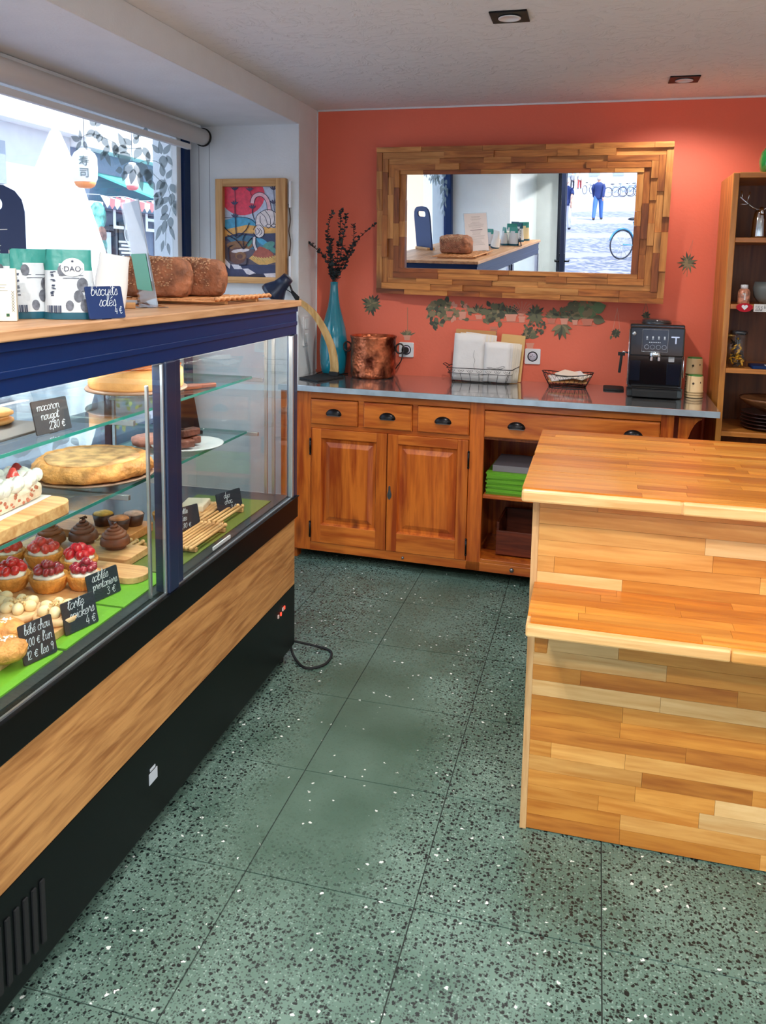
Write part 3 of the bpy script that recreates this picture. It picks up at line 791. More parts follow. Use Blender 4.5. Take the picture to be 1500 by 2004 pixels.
MB().box(-HW + .006, HW - .006, .004, .026, -HH + .006, -IH).box(-HW + .006, HW - .006, .004, .026, IH, HH - .006).box(-HW + .006, -IWm, .004, .026, -IH, IH).box(IWm, HW - .006, .004, .026, -IH, IH).box(-IWm, IWm, .006, .026, -IH, IH).box(-HW + .03, -HW + .08, .026, .05, .1, .2).build('backing', tk[3], MI)
MB().prism([(.3, .026), (.62, .026), (.62, .085), (.3, .06)], .02, .12, 'z').build('wall_spacer', tk[3], MI)
rnd = random.Random(5)
wk = (HW - IWm) / 5; hk = (HH - IH) / 4.5
def strip(x0, x1, z0, z1, vert):
    mi = rnd.choices(range(4), [4, 3, 3, 1])[0] + (4 if vert else 0)
    th = rnd.uniform(.012, .031)
    jx = rnd.uniform(-.0015, .0015)
    o = slab('teak_strip', x0 + .0006, x1 - .0006, -th, .004, z0 + .0004, z1 - .0004, tk[mi], MI)
    o.rotation_euler = (0, rnd.uniform(-.003, .003), 0)
for sgn in (1, -1):
    z = HH
    hs = [hk * f for f in (.85, 1.05, .9, 1.0, .7)]
    for k, h in enumerate(hs):
        e = HW - k * wk * (1 if k < 4 else 1) + (.0 if k else 0)
        x = -e
        while x < e:
            n_ = x + rnd.uniform(.09, .34)
            if e - n_ < .07: n_ = e
            a_, b_ = sorted((sgn * z, sgn * (z - h)))
            strip(x, n_, a_, b_, False); x = n_
        z -= h
    x = HW
    for k in range(5):
        e = HH - sum(hs[:k + 1]); zz = -e
        while zz < e:
            n_ = zz + rnd.uniform(.07, .24)
            if e - n_ < .05: n_ = e
            a_, b_ = sorted((sgn * x, sgn * (x - wk)))
            strip(a_, b_, zz, n_, True); zz = n_
        x -= wk

# ------------------------------------------------------------------ picture in the bay
PA = 4.086
PF = thing('framed_picture', 'wooden box frame with a colourful print of a red sun, white creature and tart', 'picture', (-1.79, PA, 1.404))
pw = wood('picture_frame_wood', (226, 172, 108), (190, 132, 70), 'Z', .45); pwx = wood('picture_frame_wood_across', (228, 176, 112), (194, 138, 76), 'X', .45)
x0, x1, z1 = -.203, .195, .546
MB().box(x0, x0 + .042, -.034, 0, 0, z1).build('frame_side', pw, PF, bevel=.002); MB().box(x1 - .055, x1, -.034, 0, 0, z1).build('frame_side', pw, PF, bevel=.002)
MB().box(x0 + .042, x1 - .055, -.034, 0, 0, .034).build('frame_rail', pwx, PF, bevel=.002); MB().box(x0 + .042, x1 - .055, -.034, 0, z1 - .040, z1).build('frame_rail', pwx, PF, bevel=.002)
PX0, PX1, PZ0, PZ1 = x0 + .042, x1 - .055, .034, z1 - .040
cols = dict(sky=(196, 206, 226), sun=(238, 62, 92), sea=(74, 168, 206), sand=(240, 180, 96), dusk=(54, 62, 100), soil=(96, 84, 96), lav=(58, 58, 96), cream=(238, 226, 226), pink=(246, 190, 200),
            crust=(226, 176, 96), crust2=(244, 206, 120), fill=(178, 92, 74), choc=(112, 72, 62), wh=(236, 232, 240), line=(40, 36, 66), leaf=(86, 150, 140), brown=(150, 104, 66), teal=(70, 120, 150))
cn = list(cols); pmats = [mat('print_' + k, cols[k], .45, vary=.12, vscale=60) for k in cn]
P_ = MB()
def pz(x, y): return PX0 + (x - 240) / 675 * (PX1 - PX0), PZ1 - (y - 225) / 1130 * (PZ1 - PZ0)
lay = [0]
def art(c, pts, sm=False):
    lay[0] += 1; yy = -.006 - lay[0] * .00006
    if sm: pts = spline(list(pts) + [pts[0]], 4)[:-1]
    pts = [(min(915, max(240, a)), min(1355, max(225, b))) for a, b in pts]
    P_.flat([(pz(a, b)[0], yy, pz(a, b)[1]) for a, b in pts][::-1], cn.index(c))
def artl(c, L, w=6):
    lay[0] += 1; yy = -.006 - lay[0] * .00006
    L = spline(L, 4)
    L = [q for q in L if 240 <= q[0] <= 915 and 225 <= q[1] <= 1355]
    P_.strokes([L], w, lambda a, b: (pz(a, b)[0], yy, pz(a, b)[1]), cn.index(c))
def wide(c, L, w):
    L = spline(L, 4); A, B = [], []
    for i, q in enumerate(L):
        p_, n_ = L[max(i - 1, 0)], L[min(i + 1, len(L) - 1)]; dx_, dy_ = n_[0] - p_[0], n_[1] - p_[1]; d_ = math.hypot(dx_, dy_)
        A.append((q[0] - dy_ / d_ * w / 2, q[1] + dx_ / d_ * w / 2)); B.append((q[0] + dy_ / d_ * w / 2, q[1] - dx_ / d_ * w / 2))
    lay[0] += 1; yy = -.006 - lay[0] * .00006; n = len(A); v = [(pz(a, b)[0], yy, pz(a, b)[1]) for a, b in A + B]
    P_.add(v, [(i, i + 1, n + i + 1, n + i) for i in range(n - 1)], cn.index(c))
def ell(cx, cy, a, b, n=20, r=0): return [(cx + a * math.cos(t_) * math.cos(r) - b * math.sin(t_) * math.sin(r), cy + a * math.cos(t_) * math.sin(r) + b * math.sin(t_) * math.cos(r)) for t_ in [2 * PI * i / n for i in range(n)]]
art('sky', [(240, 225), (915, 225), (915, 1355), (240, 1355)])
art('sun', ell(470, 330, 285, 250, 30)); art('sea', [(240, 640), (420, 600), (620, 640), (640, 760), (240, 780)], True)
art('sand', [(240, 760), (520, 700), (915, 740), (915, 830), (240, 860)]); art('dusk', [(240, 850), (420, 800), (620, 810), (915, 800), (915, 1355), (240, 1355)])
art('teal', [(260, 860), (500, 830), (640, 860), (860, 980), (700, 1010), (420, 980)], True); art('sea', [(640, 860), (740, 880), (820, 960), (700, 940)], True)
art('soil', [(240, 900), (380, 930), (560, 1000), (700, 1040), (915, 1020), (915, 1200), (240, 1200)])
art('brown', ell(430, 960, 170, 60)); art('choc', ell(400, 1090, 120, 105)); art('cream', ell(440, 1025, 120, 24, 20, -.12)); art('brown', ell(440, 1090, 70, 50)); art('choc', ell(430, 1100, 40, 30))
art('leaf', ell(800, 960, 90, 46, 14, -.5)); art('leaf', ell(860, 1010, 60, 30, 14, .6)); art('leaf', ell(560, 930, 50, 22, 12, -1))
art('crust', [(550, 1120), (640, 1180), (740, 1230), (800, 1190), (915, 1160), (915, 1080), (600, 1080)]); art('fill', [(590, 1090), (650, 1000), (700, 970), (800, 1010), (860, 1060), (870, 1110), (760, 1120), (640, 1110)], True)
for k in range(8): art('crust2', ell(610 + k * 36, 1105 + 22 * math.sin(k * PI / 7), 24, 13, 10, .9)); artl('line', [(596 + k * 36, 1092 + 20 * math.sin(k * PI / 7)), (622 + k * 36, 1124 + 20 * math.sin(k * PI / 7))], 4)
art('dusk', [(560, 1210), (700, 1200), (915, 1210), (915, 1290), (700, 1310), (540, 1270)], True)
for q in ([(240, 1130), (310, 1200), (300, 1260), (240, 1200)], [(320, 1200), (430, 1205), (470, 1260), (360, 1260)], [(470, 1255), (540, 1250), (640, 1310), (560, 1330), (520, 1320)], [(740, 1310), (890, 1300), (915, 1355), (770, 1355)]): art('wh', q)
art('line', [(540, 1340), (620, 1310), (720, 1320), (760, 1355), (540, 1355)])
# the white long-necked creature
art('cream', [(640, 700), (650, 600), (700, 545), (790, 505), (870, 530), (915, 560), (915, 690), (840, 700), (790, 690), (740, 720), (700, 740)], True)
art('cream', ell(690, 780, 62, 78)); art('cream', [(600, 860), (640, 850), (640, 940), (660, 1000), (630, 1020), (600, 940)], True)
art('cream', ell(800, 712, 36, 24)); art('cream', ell(868, 708, 32, 24))
L_ = [(595, 430), (610, 370), (640, 335), (700, 318), (760, 350), (800, 420), (815, 520)]
wide('line', L_, 56); wide('pink', L_, 42)
for L_ in ([(640, 700), (650, 600), (700, 545), (790, 505), (870, 530), (915, 560)], [(700, 545), (760, 600), (790, 690)], [(760, 520), (820, 600), (830, 690)], [(870, 530), (880, 620), (870, 690)], [(700, 590), (700, 660), (740, 720)],
           [(610, 760), (640, 710), (700, 705), (745, 760), (740, 830), (690, 860), (640, 850), (612, 800)], [(660, 740), (690, 780), (650, 820), (640, 760)], [(690, 740), (720, 790), (690, 830)], [(600, 860), (600, 940), (630, 1020)], [(640, 860), (640, 940), (660, 1000)],
           [(770, 712), (800, 690), (836, 712), (800, 736), (770, 712)], [(838, 706), (868, 686), (900, 706), (868, 730), (838, 706)], [(240, 610), (420, 600), (560, 620), (640, 680)], [(630, 640), (600, 560), (600, 500)]): artl('line', L_, 7)
for (sx_, sy_, h_) in ((375, 260, 560), (370, 440, 420), (600, 490, 140), (870, 260, 200), (870, 430, 120), (570, 270, 60), (375, 600, 300)):
    artl('line', [(sx_, sy_), (sx_ + 8, sy_ + h_ / 2), (sx_ + 20, sy_ + h_)], 6)
    for a_ in (-.9, -.3, .3, .9): art('lav', ell(sx_ + 30 * math.sin(a_), sy_ - 18 * math.cos(a_), 9, 30, 8, a_))
for L_ in ([(400, 860), (300, 790), (240, 730)], [(410, 860), (520, 760), (560, 680)], [(480, 1000), (400, 900), (280, 830)], [(490, 1000), (480, 880), (520, 810)], [(490, 1000), (560, 900), (600, 860)], [(300, 1150), (290, 1000), (340, 960)], [(530, 1120), (520, 1200), (430, 1210)]): artl('line', L_, 12)
P_.build('print', pmats, PF)
MB().box(PX0, PX1, -.006, -.002, PZ0, PZ1).build('print_board', mat('print_board', (60, 60, 90), .6), PF)
cv = thing('cable_cover', 'narrow white cable cover strips with a thin wavy cord beside the framed picture', 'cable cover', (-1.575, PA, 1.40))
MB().box(-.006, .006, -.022, 0, .40, .535).build('upper_cover', porcelain, cv, bevel=.002); MB().box(-.006, .008, -.022, 0, .02, .15).build('lower_cover', porcelain, cv, bevel=.002)
MB().tube(spline([(-.01, -.012, .42), (.0, -.012, .34), (-.008, -.012, .28), (.002, -.012, .22), (-.006, -.012, .14), (.0, -.02, .02), (.02, -.03, -.03)], 4), .003, 6).build('cord', mat('brown_cord', (70, 50, 45), .7), cv)

# light switches and sockets
a = on_x(597, 648, WL)
sw = thing('double_switch', 'white double rocker switch on the white pillar above the steel worktop', 'switch', (WL, a.y, a.z))
hh_ = abs(on_x(597, 620, WL).z - on_x(597, 678, WL).z) / 2
MB().prism(rrect(.075, hh_ * 2, .008), 0, .009, 'x').build('switch_plate', porcelain, sw, bevel=.002)
for s_ in (-1, 1): MB().prism(rrect(.042, hh_ * .7, .006, cy=s_ * hh_ * .48), .009, .013, 'x').build('rocker', white, sw, bevel=.0015)
def socket(u, v, label, plug=False):
    a = on_y(u, v, WB - .005)
    s_ = thing('wall_socket', label, 'socket', (a.x, WB, a.z))
    MB().prism(rrect(.082, .082, .006), -.010, 0, 'y').build('socket_plate', porcelain, s_, bevel=.002)
    MB().lathe([(.0, .004), (.019, .004), (.0215, .0), (.027, 0)], n=24, mx=rotx(PI / 2) @ T(0, 0, .0)).build('socket_well', mat('socket_grey', (205, 200, 215), .5), s_).location = (0, -.0105, 0)
    h = MB()
    for dx_, dz_ in ((-.008, 0), (.008, 0), (0, .009)): h.tube([(dx_, -.0165, dz_), (dx_, -.0145, dz_)], .0024, 8)
    h.build('pin_holes', black, s_, kind='stuff')
    return s_
socket(1043, 697.5, 'white wall socket without a plug between the two wire baskets')
sk = socket(796, 684.5, 'white wall socket with a black plug in it, right of the copper pot')
pg = thing('black_plug', 'black plug and lead in the socket beside the copper pot', 'plug', sk.location + Vector((0, -.017, 0)))
MB().lathe([(.0, .0), (.017, .0), (.018, .012), (.012, .03), (.006, .034)], n=16, mx=rotx(PI / 2)).build('plug_body', blackm, pg)
b_ = sk.location
MB().tube(spline([(0, -.034, 0), (-.008, -.04, -.02), (-.02, -.035, -.06), (-.05, -.02, -.10), (-.07, -.02, -.135), (-.085, -.04, -.168)], 6), .0032, 6).build('lead', blackm, pg)

# ------------------------------------------------------------------ printed plants on the coral wall
DY = WB - .0012
dcol = [mat('print_green_dark', (78, 80, 66), .7), mat('print_green', (112, 110, 82), .7), mat('print_olive', (150, 132, 98), .7), mat('print_clay', (214, 128, 104), .7), mat('print_rose', (232, 160, 136), .7), mat('print_leaf_light', (116, 140, 96), .7)]
class Decal:
    def __init__(s, name, label, group=None): s.b = MB(); s.n = name; s.l = label; s.k = 0; s.g = group
    def P(s, u, v):
        a = on_y(u, v, DY); return (a.x, DY - s.k * .000012, a.z)
    def poly(s, pts, c): s.k += 1; s.b.flat([s.P(*q) for q in pts], c)
    def leaf(s, u, v, a, l, w, c):
        l *= 1.18; w *= 1.2
        pts = []
        for i in range(7): t_ = i / 6; pts.append((t_, math.sin(PI * t_ ** .8) * .5))
        pts = pts + [(t_, -q) for t_, q in pts[-2:0:-1]]
        s.poly([(u + x * l * math.cos(a) - y * w * math.sin(a), v + x * l * math.sin(a) + y * w * math.cos(a)) for x, y in pts], c)
    def line(s, L, w, c): s.k += 1; s.b.strokes([L], w, lambda x, y: s.P(x, y), c)
    def pot(s, u, v, w, h, c): s.poly([(u - w / 2, v), (u + w / 2, v), (u + w * .38, v + h), (u - w * .38, v + h)], c); s.poly([(u - w * .55, v - 1), (u + w * .55, v - 1), (u + w * .55, v + h * .2), (u - w * .55, v + h * .2)], c)
    def rosette(s, u, v, r, n, cs, a0=0, a1=2 * PI, w=.28):
        for i in range(n):
            a = a0 + (a1 - a0) * (i + .5) / n + rnd.uniform(-.1, .1); s.leaf(u, v, a, r * rnd.uniform(.75, 1.05), r * w, rnd.choice(cs))
    def done(s): return tag(s.b.build(s.n, dcol), s.l, 'wall sticker', s.g)
d = Decal('plant_sticker', 'printed dark spiky rosette plant on the coral wall above the copper pot')
d.rosette(728, 596, 19, 15, [0, 1]); d.rosette(728, 594, 12, 11, [1, 2]); d.line([(724, 608), (722, 615)], 1.5, 0); d.line([(731, 608), (732, 618)], 1.5, 0); d.done()
d = Decal('plant_sticker', 'printed small air plant hanging on a long thread above the plugged socket')
d.line([(798, 602), (798, 648)], .8, 2); d.rosette(797, 658, 15, 9, [1, 2], PI * 1.08, PI * 1.92, .18); d.pot(797, 657, 13, 9, 4); d.done()
d = Decal('plant_sticker', 'long printed shelf of trailing potted plants and foliage on the coral wall under the mirror')
d.line([(858, 624), (1000, 630), (1168, 638)], 1.4, 3)
for k in range(60):
    u = 842 + rnd.uniform(0, 42) * (1 if k % 2 else .7); v = 590 + rnd.uniform(0, 48) - (u - 842) * .3
    d.leaf(u, v, rnd.uniform(.6, 2.6), rnd.uniform(8, 13), rnd.uniform(5, 8), rnd.choice([0, 1, 1, 2]))
for k in range(40): d.leaf(888 + rnd.uniform(-14, 34), 604 + rnd.uniform(-10, 22), rnd.uniform(0, 6.3), 9, 6, rnd.choice([1, 2, 4]))
d.pot(906, 611, 14, 13, 4); d.pot(880, 610, 12, 11, 3)
d.rosette(936, 612, 17, 12, [0, 1, 2], PI * .95, PI * 2.05, .2); d.pot(938, 617, 14, 8, 4)
for k in range(60):
    a = rnd.uniform(0, 6.3); q = rnd.uniform(0, 24) ; d.leaf(966 + q * math.cos(a), 615 + q * .75 * math.sin(a), rnd.uniform(0, 6.3), 11, 7, rnd.choice([0, 1, 2, 1]))
d.pot(967, 640, 14, 30, 3)
for k in range(6): d.line([(961, 645 + k * 4), (973, 645 + k * 4)], .9, 2)
d.rosette(1000, 616, 20, 13, [0, 0, 1], PI * 1.05, PI * 1.95, .22); d.pot(1001, 616, 22, 13, 4)
for k in range(9):
    a = -PI * .5 + (k - 4) * .3; d.line(spline([(1020, 622), (1022 + 14 * math.cos(a), 610 + 10 * math.sin(a)), (1022 + 30 * math.cos(a), 602 + 12 * math.sin(a) + abs(k - 4))], 4), 1, 4)
d.pot(1022, 620, 13, 11, 4)
d.rosette(1048, 616, 19, 15, [0, 1]); d.rosette(1048, 614, 11, 9, [1, 0])
for k in range(40): d.leaf(1034 + rnd.uniform(-8, 36), 628 + rnd.uniform(0, 24), rnd.uniform(.8, 2.4), 5, 4, rnd.choice([0, 0, 1]))
d.rosette(1080, 622, 14, 10, [1, 2], PI, 2 * PI, .25); d.pot(1080, 624, 16, 9, 3)
for k in range(50): d.leaf(1104 + rnd.uniform(-18, 26), 620 + rnd.uniform(-10, 9), rnd.uniform(3, 6.3), 10, 5, rnd.choice([0, 1, 1]))
d.pot(1105, 624, 15, 11, 4)
for (x, y) in ((1118, 596), (1112, 604), (1126, 594)): d.leaf(x - 7, y, 0, 14, 10, 1); d.line([(x, y + 4), (1116, 624)], .8, 1)
for k, a in enumerate((.35, .8, 1.25, 1.7, 2.15, 2.6)): d.leaf(1099, 636, a, 27 - abs(k - 2.5) * 3, 7, [1, 2, 1, 0, 1, 2][k])
for k in range(40): d.leaf(1146 + rnd.uniform(-14, 20), 612 + rnd.uniform(-16, 14), rnd.uniform(3, 6.3), 15, 10, rnd.choice([1, 2, 5, 2]))
d.leaf(1160, 606, -.3, 24, 20, 5); d.leaf(1160, 622, .3, 22, 16, 1); d.pot(1150, 625, 22, 12, 3); d.pot(1126, 627, 11, 9, 4); d.done()
d = Decal('plant_sticker', 'printed little potted fern directly above the empty wall socket')
d.rosette(1037, 662, 18, 13, [0, 1, 2], PI * 1.0, PI * 2.0, .24); d.rosette(1037, 655, 14, 9, [1, 2], PI * .9, PI * 2.1, .3); d.pot(1038, 672, 15, 10, 4); d.done()
d = Decal('plant_sticker', 'printed hanging planter on two threads between socket and coffee machine')
d.line([(1209, 603), (1200, 646)], .9, 4); d.line([(1209, 603), (1214, 646)], .9, 4); d.rosette(1206, 652, 9, 10, [0, 1], 0, 2 * PI, .5); d.leaf(1198, 656, 1.9, 8, 4, 1); d.done()
d = Decal('plant_sticker', 'printed tiny hanging plant just behind the top of the coffee machine')
d.line([(1265, 592), (1259, 612)], .8, 2); d.line([(1265, 592), (1270, 612)], .8, 2); d.rosette(1265, 618, 8, 9, [0, 1], 0, 2 * PI, .5); d.done()
d = Decal('plant_sticker', 'printed dark air plant on a thread between mirror and bookcase')
d.line([(1357, 470), (1346, 500)], .8, 3); d.line([(1357, 470), (1352, 500)], .8, 3); d.rosette(1347, 513, 18, 13, [0, 1], 0, 2 * PI, .2); d.rosette(1347, 516, 11, 9, [1, 2], 0, 2 * PI, .3)
for q in ((1338, 536), (1345, 541), (1353, 534)): d.line([(1347, 520), q], 1, 2)
d.done()

# ------------------------------------------------------------------ on the steel worktop
ZC = .9125
# turquoise vase and eucalyptus
vz = mat('turquoise_glaze', (22, 128, 150), .12, coat=.8, vary=.12, vscale=4)
vase = thing('floor_vase', 'tall turquoise bottle vase standing in the left corner of the steel worktop', 'vase', (-1.395, 4.27, ZC))
MB().lathe([(.055, 0), (.066, .01), (.073, .06), (.077, .13), (.075, .19), (.066, .25), (.050, .31), (.034, .37), (.025, .43), (.021, .48), (.0215, .505), (.017, .505), (.016, .45)], n=32).build('vase_body', vz, vase)
eul = [mat('eucalyptus_dark', (36, 46, 50), .7), mat('eucalyptus_grey', (62, 74, 76), .7), mat('eucalyptus_stem', (52, 40, 34), .8)]
EU = thing('eucalyptus_bunch', 'bunch of dried dark eucalyptus branches standing in the turquoise vase', 'dried branches', (-1.395, 4.27, ZC + .44))
YV = 4.25
tips = [((655, 560), (640, 510), (612, 480), (587, 466)), ((655, 560), (647, 500), (642, 450), (652, 414)), ((656, 560), (660, 500), (664, 450), (664, 408)), ((657, 560), (668, 500), (676, 450), (682, 420)),
        ((658, 560), (672, 510), (690, 475), (690, 440)), ((659, 560), (680, 510), (700, 470), (735, 438)), ((655, 560), (650, 520), (650, 490), (655, 470))]
inv = frame(EU).inverted()
for k, L_ in enumerate(tips):
    yo = (-.02, .0, .03, -.03, .02, .0, -.04)[k]
    pts = [inv @ (on_y(u, v, YV) + Vector((0, yo * i / 3, 0))) for i, (u, v) in enumerate(L_)]
    pts[0] = Vector((0, 0, 0)) + Vector((rnd.uniform(-.008, .008), rnd.uniform(-.008, .008), .05))
    sp_ = [Vector(q) for q in spline([tuple(q) for q in pts], 9)]
    b = MB().tube([tuple(q) for q in sp_], .0016, 5, 2)
    for i, q in enumerate(sp_[3:]):
        for e in range(3 if i < 14 else 2):
            a = rnd.uniform(0, 2 * PI); r = rnd.uniform(.008, .013) * (1.1 - .4 * i / len(sp_))
            dr_ = Vector((math.cos(a), math.sin(a) * .8, rnd.uniform(.1, .9))).normalized()
            c = q + dr_ * r * 1.05; sd = dr_.cross(Vector((rnd.uniform(-1, 1), rnd.uniform(-1, 1), 1))).normalized(); 
            ps = [c + dr_ * r * math.cos(t_) + sd * r * .8 * math.sin(t_) for t_ in [2 * PI * j / 7 for j in range(7)]]
            b.flat(ps, rnd.choice([0, 0, 1]))
    b.build('branch', eul, EU)
# copper pot
cop, t, p = nodes('hammered_copper')
g = t.nodes.new('ShaderNodeNewGeometry'); v = t.nodes.new('ShaderNodeTexVoronoi'); v.inputs['Scale'].default_value = 60; t.links.new(g.outputs['Position'], v.inputs['Vector'])
n = t.nodes.new('ShaderNodeTexNoise'); n.inputs['Scale'].default_value = 11; n.inputs['Detail'].default_value = 6; t.links.new(g.outputs['Position'], n.inputs['Vector'])
r = t.nodes.new('ShaderNodeValToRGB'); r.color_ramp.elements[0].position = .38; r.color_ramp.elements[0].color = srgb(84, 36, 22); r.color_ramp.elements[1].position = .6; r.color_ramp.elements[1].color = srgb(232, 134, 92)
t.links.new(n.outputs[0], r.inputs[0]); t.links.new(r.outputs[0], p.inputs['Base Color'])
b = t.nodes.new('ShaderNodeBump'); b.inputs['Strength'].default_value = .6; b.inputs['Distance'].default_value = .004; t.links.new(v.outputs['Distance'], b.inputs['Height']); t.links.new(b.outputs[0], p.inputs['Normal'])
p.inputs['Metallic'].default_value = .9; p.inputs['Roughness'].default_value = .32
pot = thing('copper_pot', 'hammered copper stock pot with two ring handles beside the turquoise vase', 'pot', (-1.158, 4.235, ZC))
MB().lathe([(.0, .0), (.112, .0), (.121, .012), (.1215, .03), (.1205, .205), (.124, .212), (.126, .222), (.122, .224), (.117, .222), (.116, .03), (.0, .02)], n=48).build('pot_body', cop, pot)
pm = mat('blackened_iron', (52, 44, 42), .5, metal=.5)
for s_ in (-1, 1):
    MB().tube([(s_ * (.125 + .022 * (1 - math.cos(a))), -.0, .158 + .026 * math.sin(a)) for a in [2 * PI * i / 16 for i in range(16)]], .0045, 8, close=True).build('ring_handle', pm, pot)
# desk lamp
lw = wood('lamp_wood', (236, 196, 134), (206, 156, 92), 'Z', .4)
LP = thing('desk_lamp', 'desk lamp with a curved wooden arm and black head leaning over to the window', 'lamp', (-1.37, 4.12, ZC))
inv = frame(LP).inverted()
q = [inv @ on_z(u, v, ZC) for u, v in ((586, 741), (623, 748), (674, 740), (641, 731))]
MB().prism([(a_.x, a_.y) for a_ in q], 0, .008, 'z').build('base_plate', blackm, LP, bevel=.001)
path = [inv @ on_y(u, v, 4.12 - k * .022) for k, (u, v) in enumerate(((654, 731), (654.5, 712), (649, 680), (636, 648), (618, 618), (600, 600), (583, 588)))]
path = [Vector(q) for q in spline([tuple(q) for q in path], 4)]
vs = []
for i, q in enumerate(path):
    d = (path[min(i + 1, len(path) - 1)] - path[max(i - 1, 0)]).normalized(); sd = Vector((-d.z, 0, d.x)).normalized(); f = 1 - .45 * i / len(path)
    for a_, b_ in ((-1, -1), (1, -1), (1, 1), (-1, 1)): vs.append(q + sd * a_ * .024 * f + Vector((0, b_ * .006, 0)))
fs = [(i * 4 + k, i * 4 + (k + 1) % 4, i * 4 + 4 + (k + 1) % 4, i * 4 + 4 + k) for i in range(len(path) - 1) for k in range(4)] + [(3, 2, 1, 0), tuple(len(vs) - 4 + k for k in range(4))]
MB().add(vs, fs).build('curved_arm', lw, LP, bevel=.0015)
MB().box(path[0].x - .026, path[0].x + .026, path[0].y - .012, path[0].y + .012, .008, path[0].z + .012).build('arm_socket', blackm, LP, bevel=.002)
e = path[-1]; j = inv @ on_y(581, 579, 3.98); j2 = inv @ on_y(571, 570, 3.98)
MB().tube([e, (e + j) / 2, j2], [.009, .014, .008], 10).build('joint', blackm, LP)
hd = inv @ on_y(556, 552, 3.98); he = inv @ on_y(530, 580, 3.98)
MB().tube([j2, inv @ on_y(566, 556, 3.98)], .0025, 6).tube([j, inv @ on_y(560, 566, 3.98)], .0025, 6).build('link_rod', blackm, LP)
ax = (he - hd).normalized(); mx = ax.to_track_quat('Z', 'Y').to_matrix().to_4x4()
MB().lathe([(.0, -.035), (.03, -.034), (.034, .0), (.04, .03), (.066, .075), (.068, .095), (.060, .09), (.0, .085)], c=hd, n=24, mx=mx).build('lamp_head', navy, LP)
MB().tube(spline([(-.085, .02, .004), (-.10, .08, .004), (-.07, .13, .012), (.0, .14, .006), (.06, .15, .004)], 5), .003, 6).build('lamp_cable', blackm, LP)
# wire baskets and paper bags
wire = mat('black_wire', (26, 24, 26), .5, metal=.4)
YB = 4.20
BK = thing('wire_basket', 'rectangular black wire basket filled with upright white paper bags', 'basket', (-.575, YB + .06, ZC))
def rect(w, d, z, n=6): return [(x, y, z) for x, y in rrect(w, d, min(.02, d / 3), 3)]
W1, D1 = .345, .16
b = MB()
b.tube(rect(W1, D1, .075), .0022, 6, close=True).tube(rect(W1 - .01, D1 - .01, .048), .0014, 5, close=True)
b.build('rim', wire, BK); 
b = MB().tube(rect(W1 - .05, D1 - .04, .003), .0022, 6, close=True)
for k in range(7):
    x = -W1 / 2 + .024 + k * (W1 - .048) / 6
    for s_ in (-1, 1): b.tube([(x, s_ * (D1 / 2 - .003), .05), (x * .9, s_ * (D1 / 2 - .02), .003)], .0012, 5)
    b.tube([(x * .9, -(D1 / 2 - .02), .003), (x * .9, (D1 / 2 - .02), .003)], .001, 5)
for k in range(7):
    x = -W1 / 2 + .03 + k * (W1 - .06) / 6
    b.tube([(x + .015 * math.cos(a_), -D1 / 2 + .002, .067 + .013 * math.sin(a_)) for a_ in [PI + PI * i / 8 for i in range(9)]] , .001, 5)
    b.tube([(x + .007 * math.cos(a_), -D1 / 2 + .002, .068 + .007 * math.sin(a_)) for a_ in [PI + PI * i / 6 for i in range(7)]] , .001, 5)
for x in (-.14, .14):
    b.tube([(-.0 + x, -D1 / 2 + .02, .003), (x * 1.15, -D1 / 2 - .0, .07)], .0012, 5)
b.build('wire_mesh', wire, BK, kind='stuff')
MB().tube([(-W1 / 2, -.03, .075), (-W1 / 2 - .025, -.03, .088), (-W1 / 2 - .025, .03, .088), (-W1 / 2, .03, .075)], .002, 6).build('handle', wire, BK)
MB().tube([(W1 / 2, -.03, .075), (W1 / 2 + .025, -.03, .088), (W1 / 2 + .025, .03, .088), (W1 / 2, .03, .075)], .002, 6).build('handle', wire, BK)
bagp = mat('paper_bag_white', (222, 216, 212), .85, bump=.25, bscale=25)
bage = mat('paper_bag_cream', (226, 214, 196), .85, bump=.2, bscale=25)
def bagsheet(x, w, h, y, tilt, lean, mi, label, grp, logo=False):
    """one flat paper bag leaning back"""
    b = MB(); n = 6; vs = []
    for i in range(n + 1):
        for k in range(n + 1):
            vs.append(Vector(((k / n - .5) * w, .003 * math.sin(i * 2.1 + k * 1.3 + x * 40), i / n * h)))
    fs = [(i * (n + 1) + k, i * (n + 1) + k + 1, (i + 1) * (n + 1) + k + 1, (i + 1) * (n + 1) + k) for i in range(n) for k in range(n)]
    b.add(vs, fs, 0, True); b.add([v + Vector((0, .004, 0)) for v in vs], [f[::-1] for f in fs], 0, True)
    m_ = len(vs); ed = [k for k in range(n + 1)] + [i * (n + 1) + n for i in range(1, n + 1)] + [n * (n + 1) + k for k in range(n - 1, -1, -1)] + [i * (n + 1) for i in range(n - 1, 0, -1)]
    b.f += [(ed[i] , ed[i - 1], ed[i - 1] + m_, ed[i] + m_) for i in range(len(ed))]; b.m += [0] * len(ed); b.s += [False] * len(ed)
    o = b.build('paper_bag', [bagp, bage][mi])
    o.location = (x, y, ZC + .007); o.rotation_euler = (-lean, tilt, 0); tag(o, label, 'paper bag', grp)
    return o
gA = 'tall paper bags on the left of the rectangular wire basket'; gB = 'shorter paper bags on the right of the rectangular wire basket'
for k in range(7):
    o = bagsheet(-.640 + k * .006, .165, .245 - .003 * (k % 3), YB + .012 + k * .009, .03 + .01 * k, .10, k % 2 if k else 0, ORD[k] + ' tall paper bag from the front of the left bundle in the rectangular basket' if k else 'foremost tall white paper bag of the left bundle with a grey squiggle', gA)
    if k == 0:
        MB().strokes([spline([(.028, .16), (.024, .13), (.034, .11), (.030, .085), (.036, .06)], 4)], .0016, lambda x, y: (x, -.007, y)).build('squiggle_print', mat('grey_print', (120, 116, 116), .8), o)
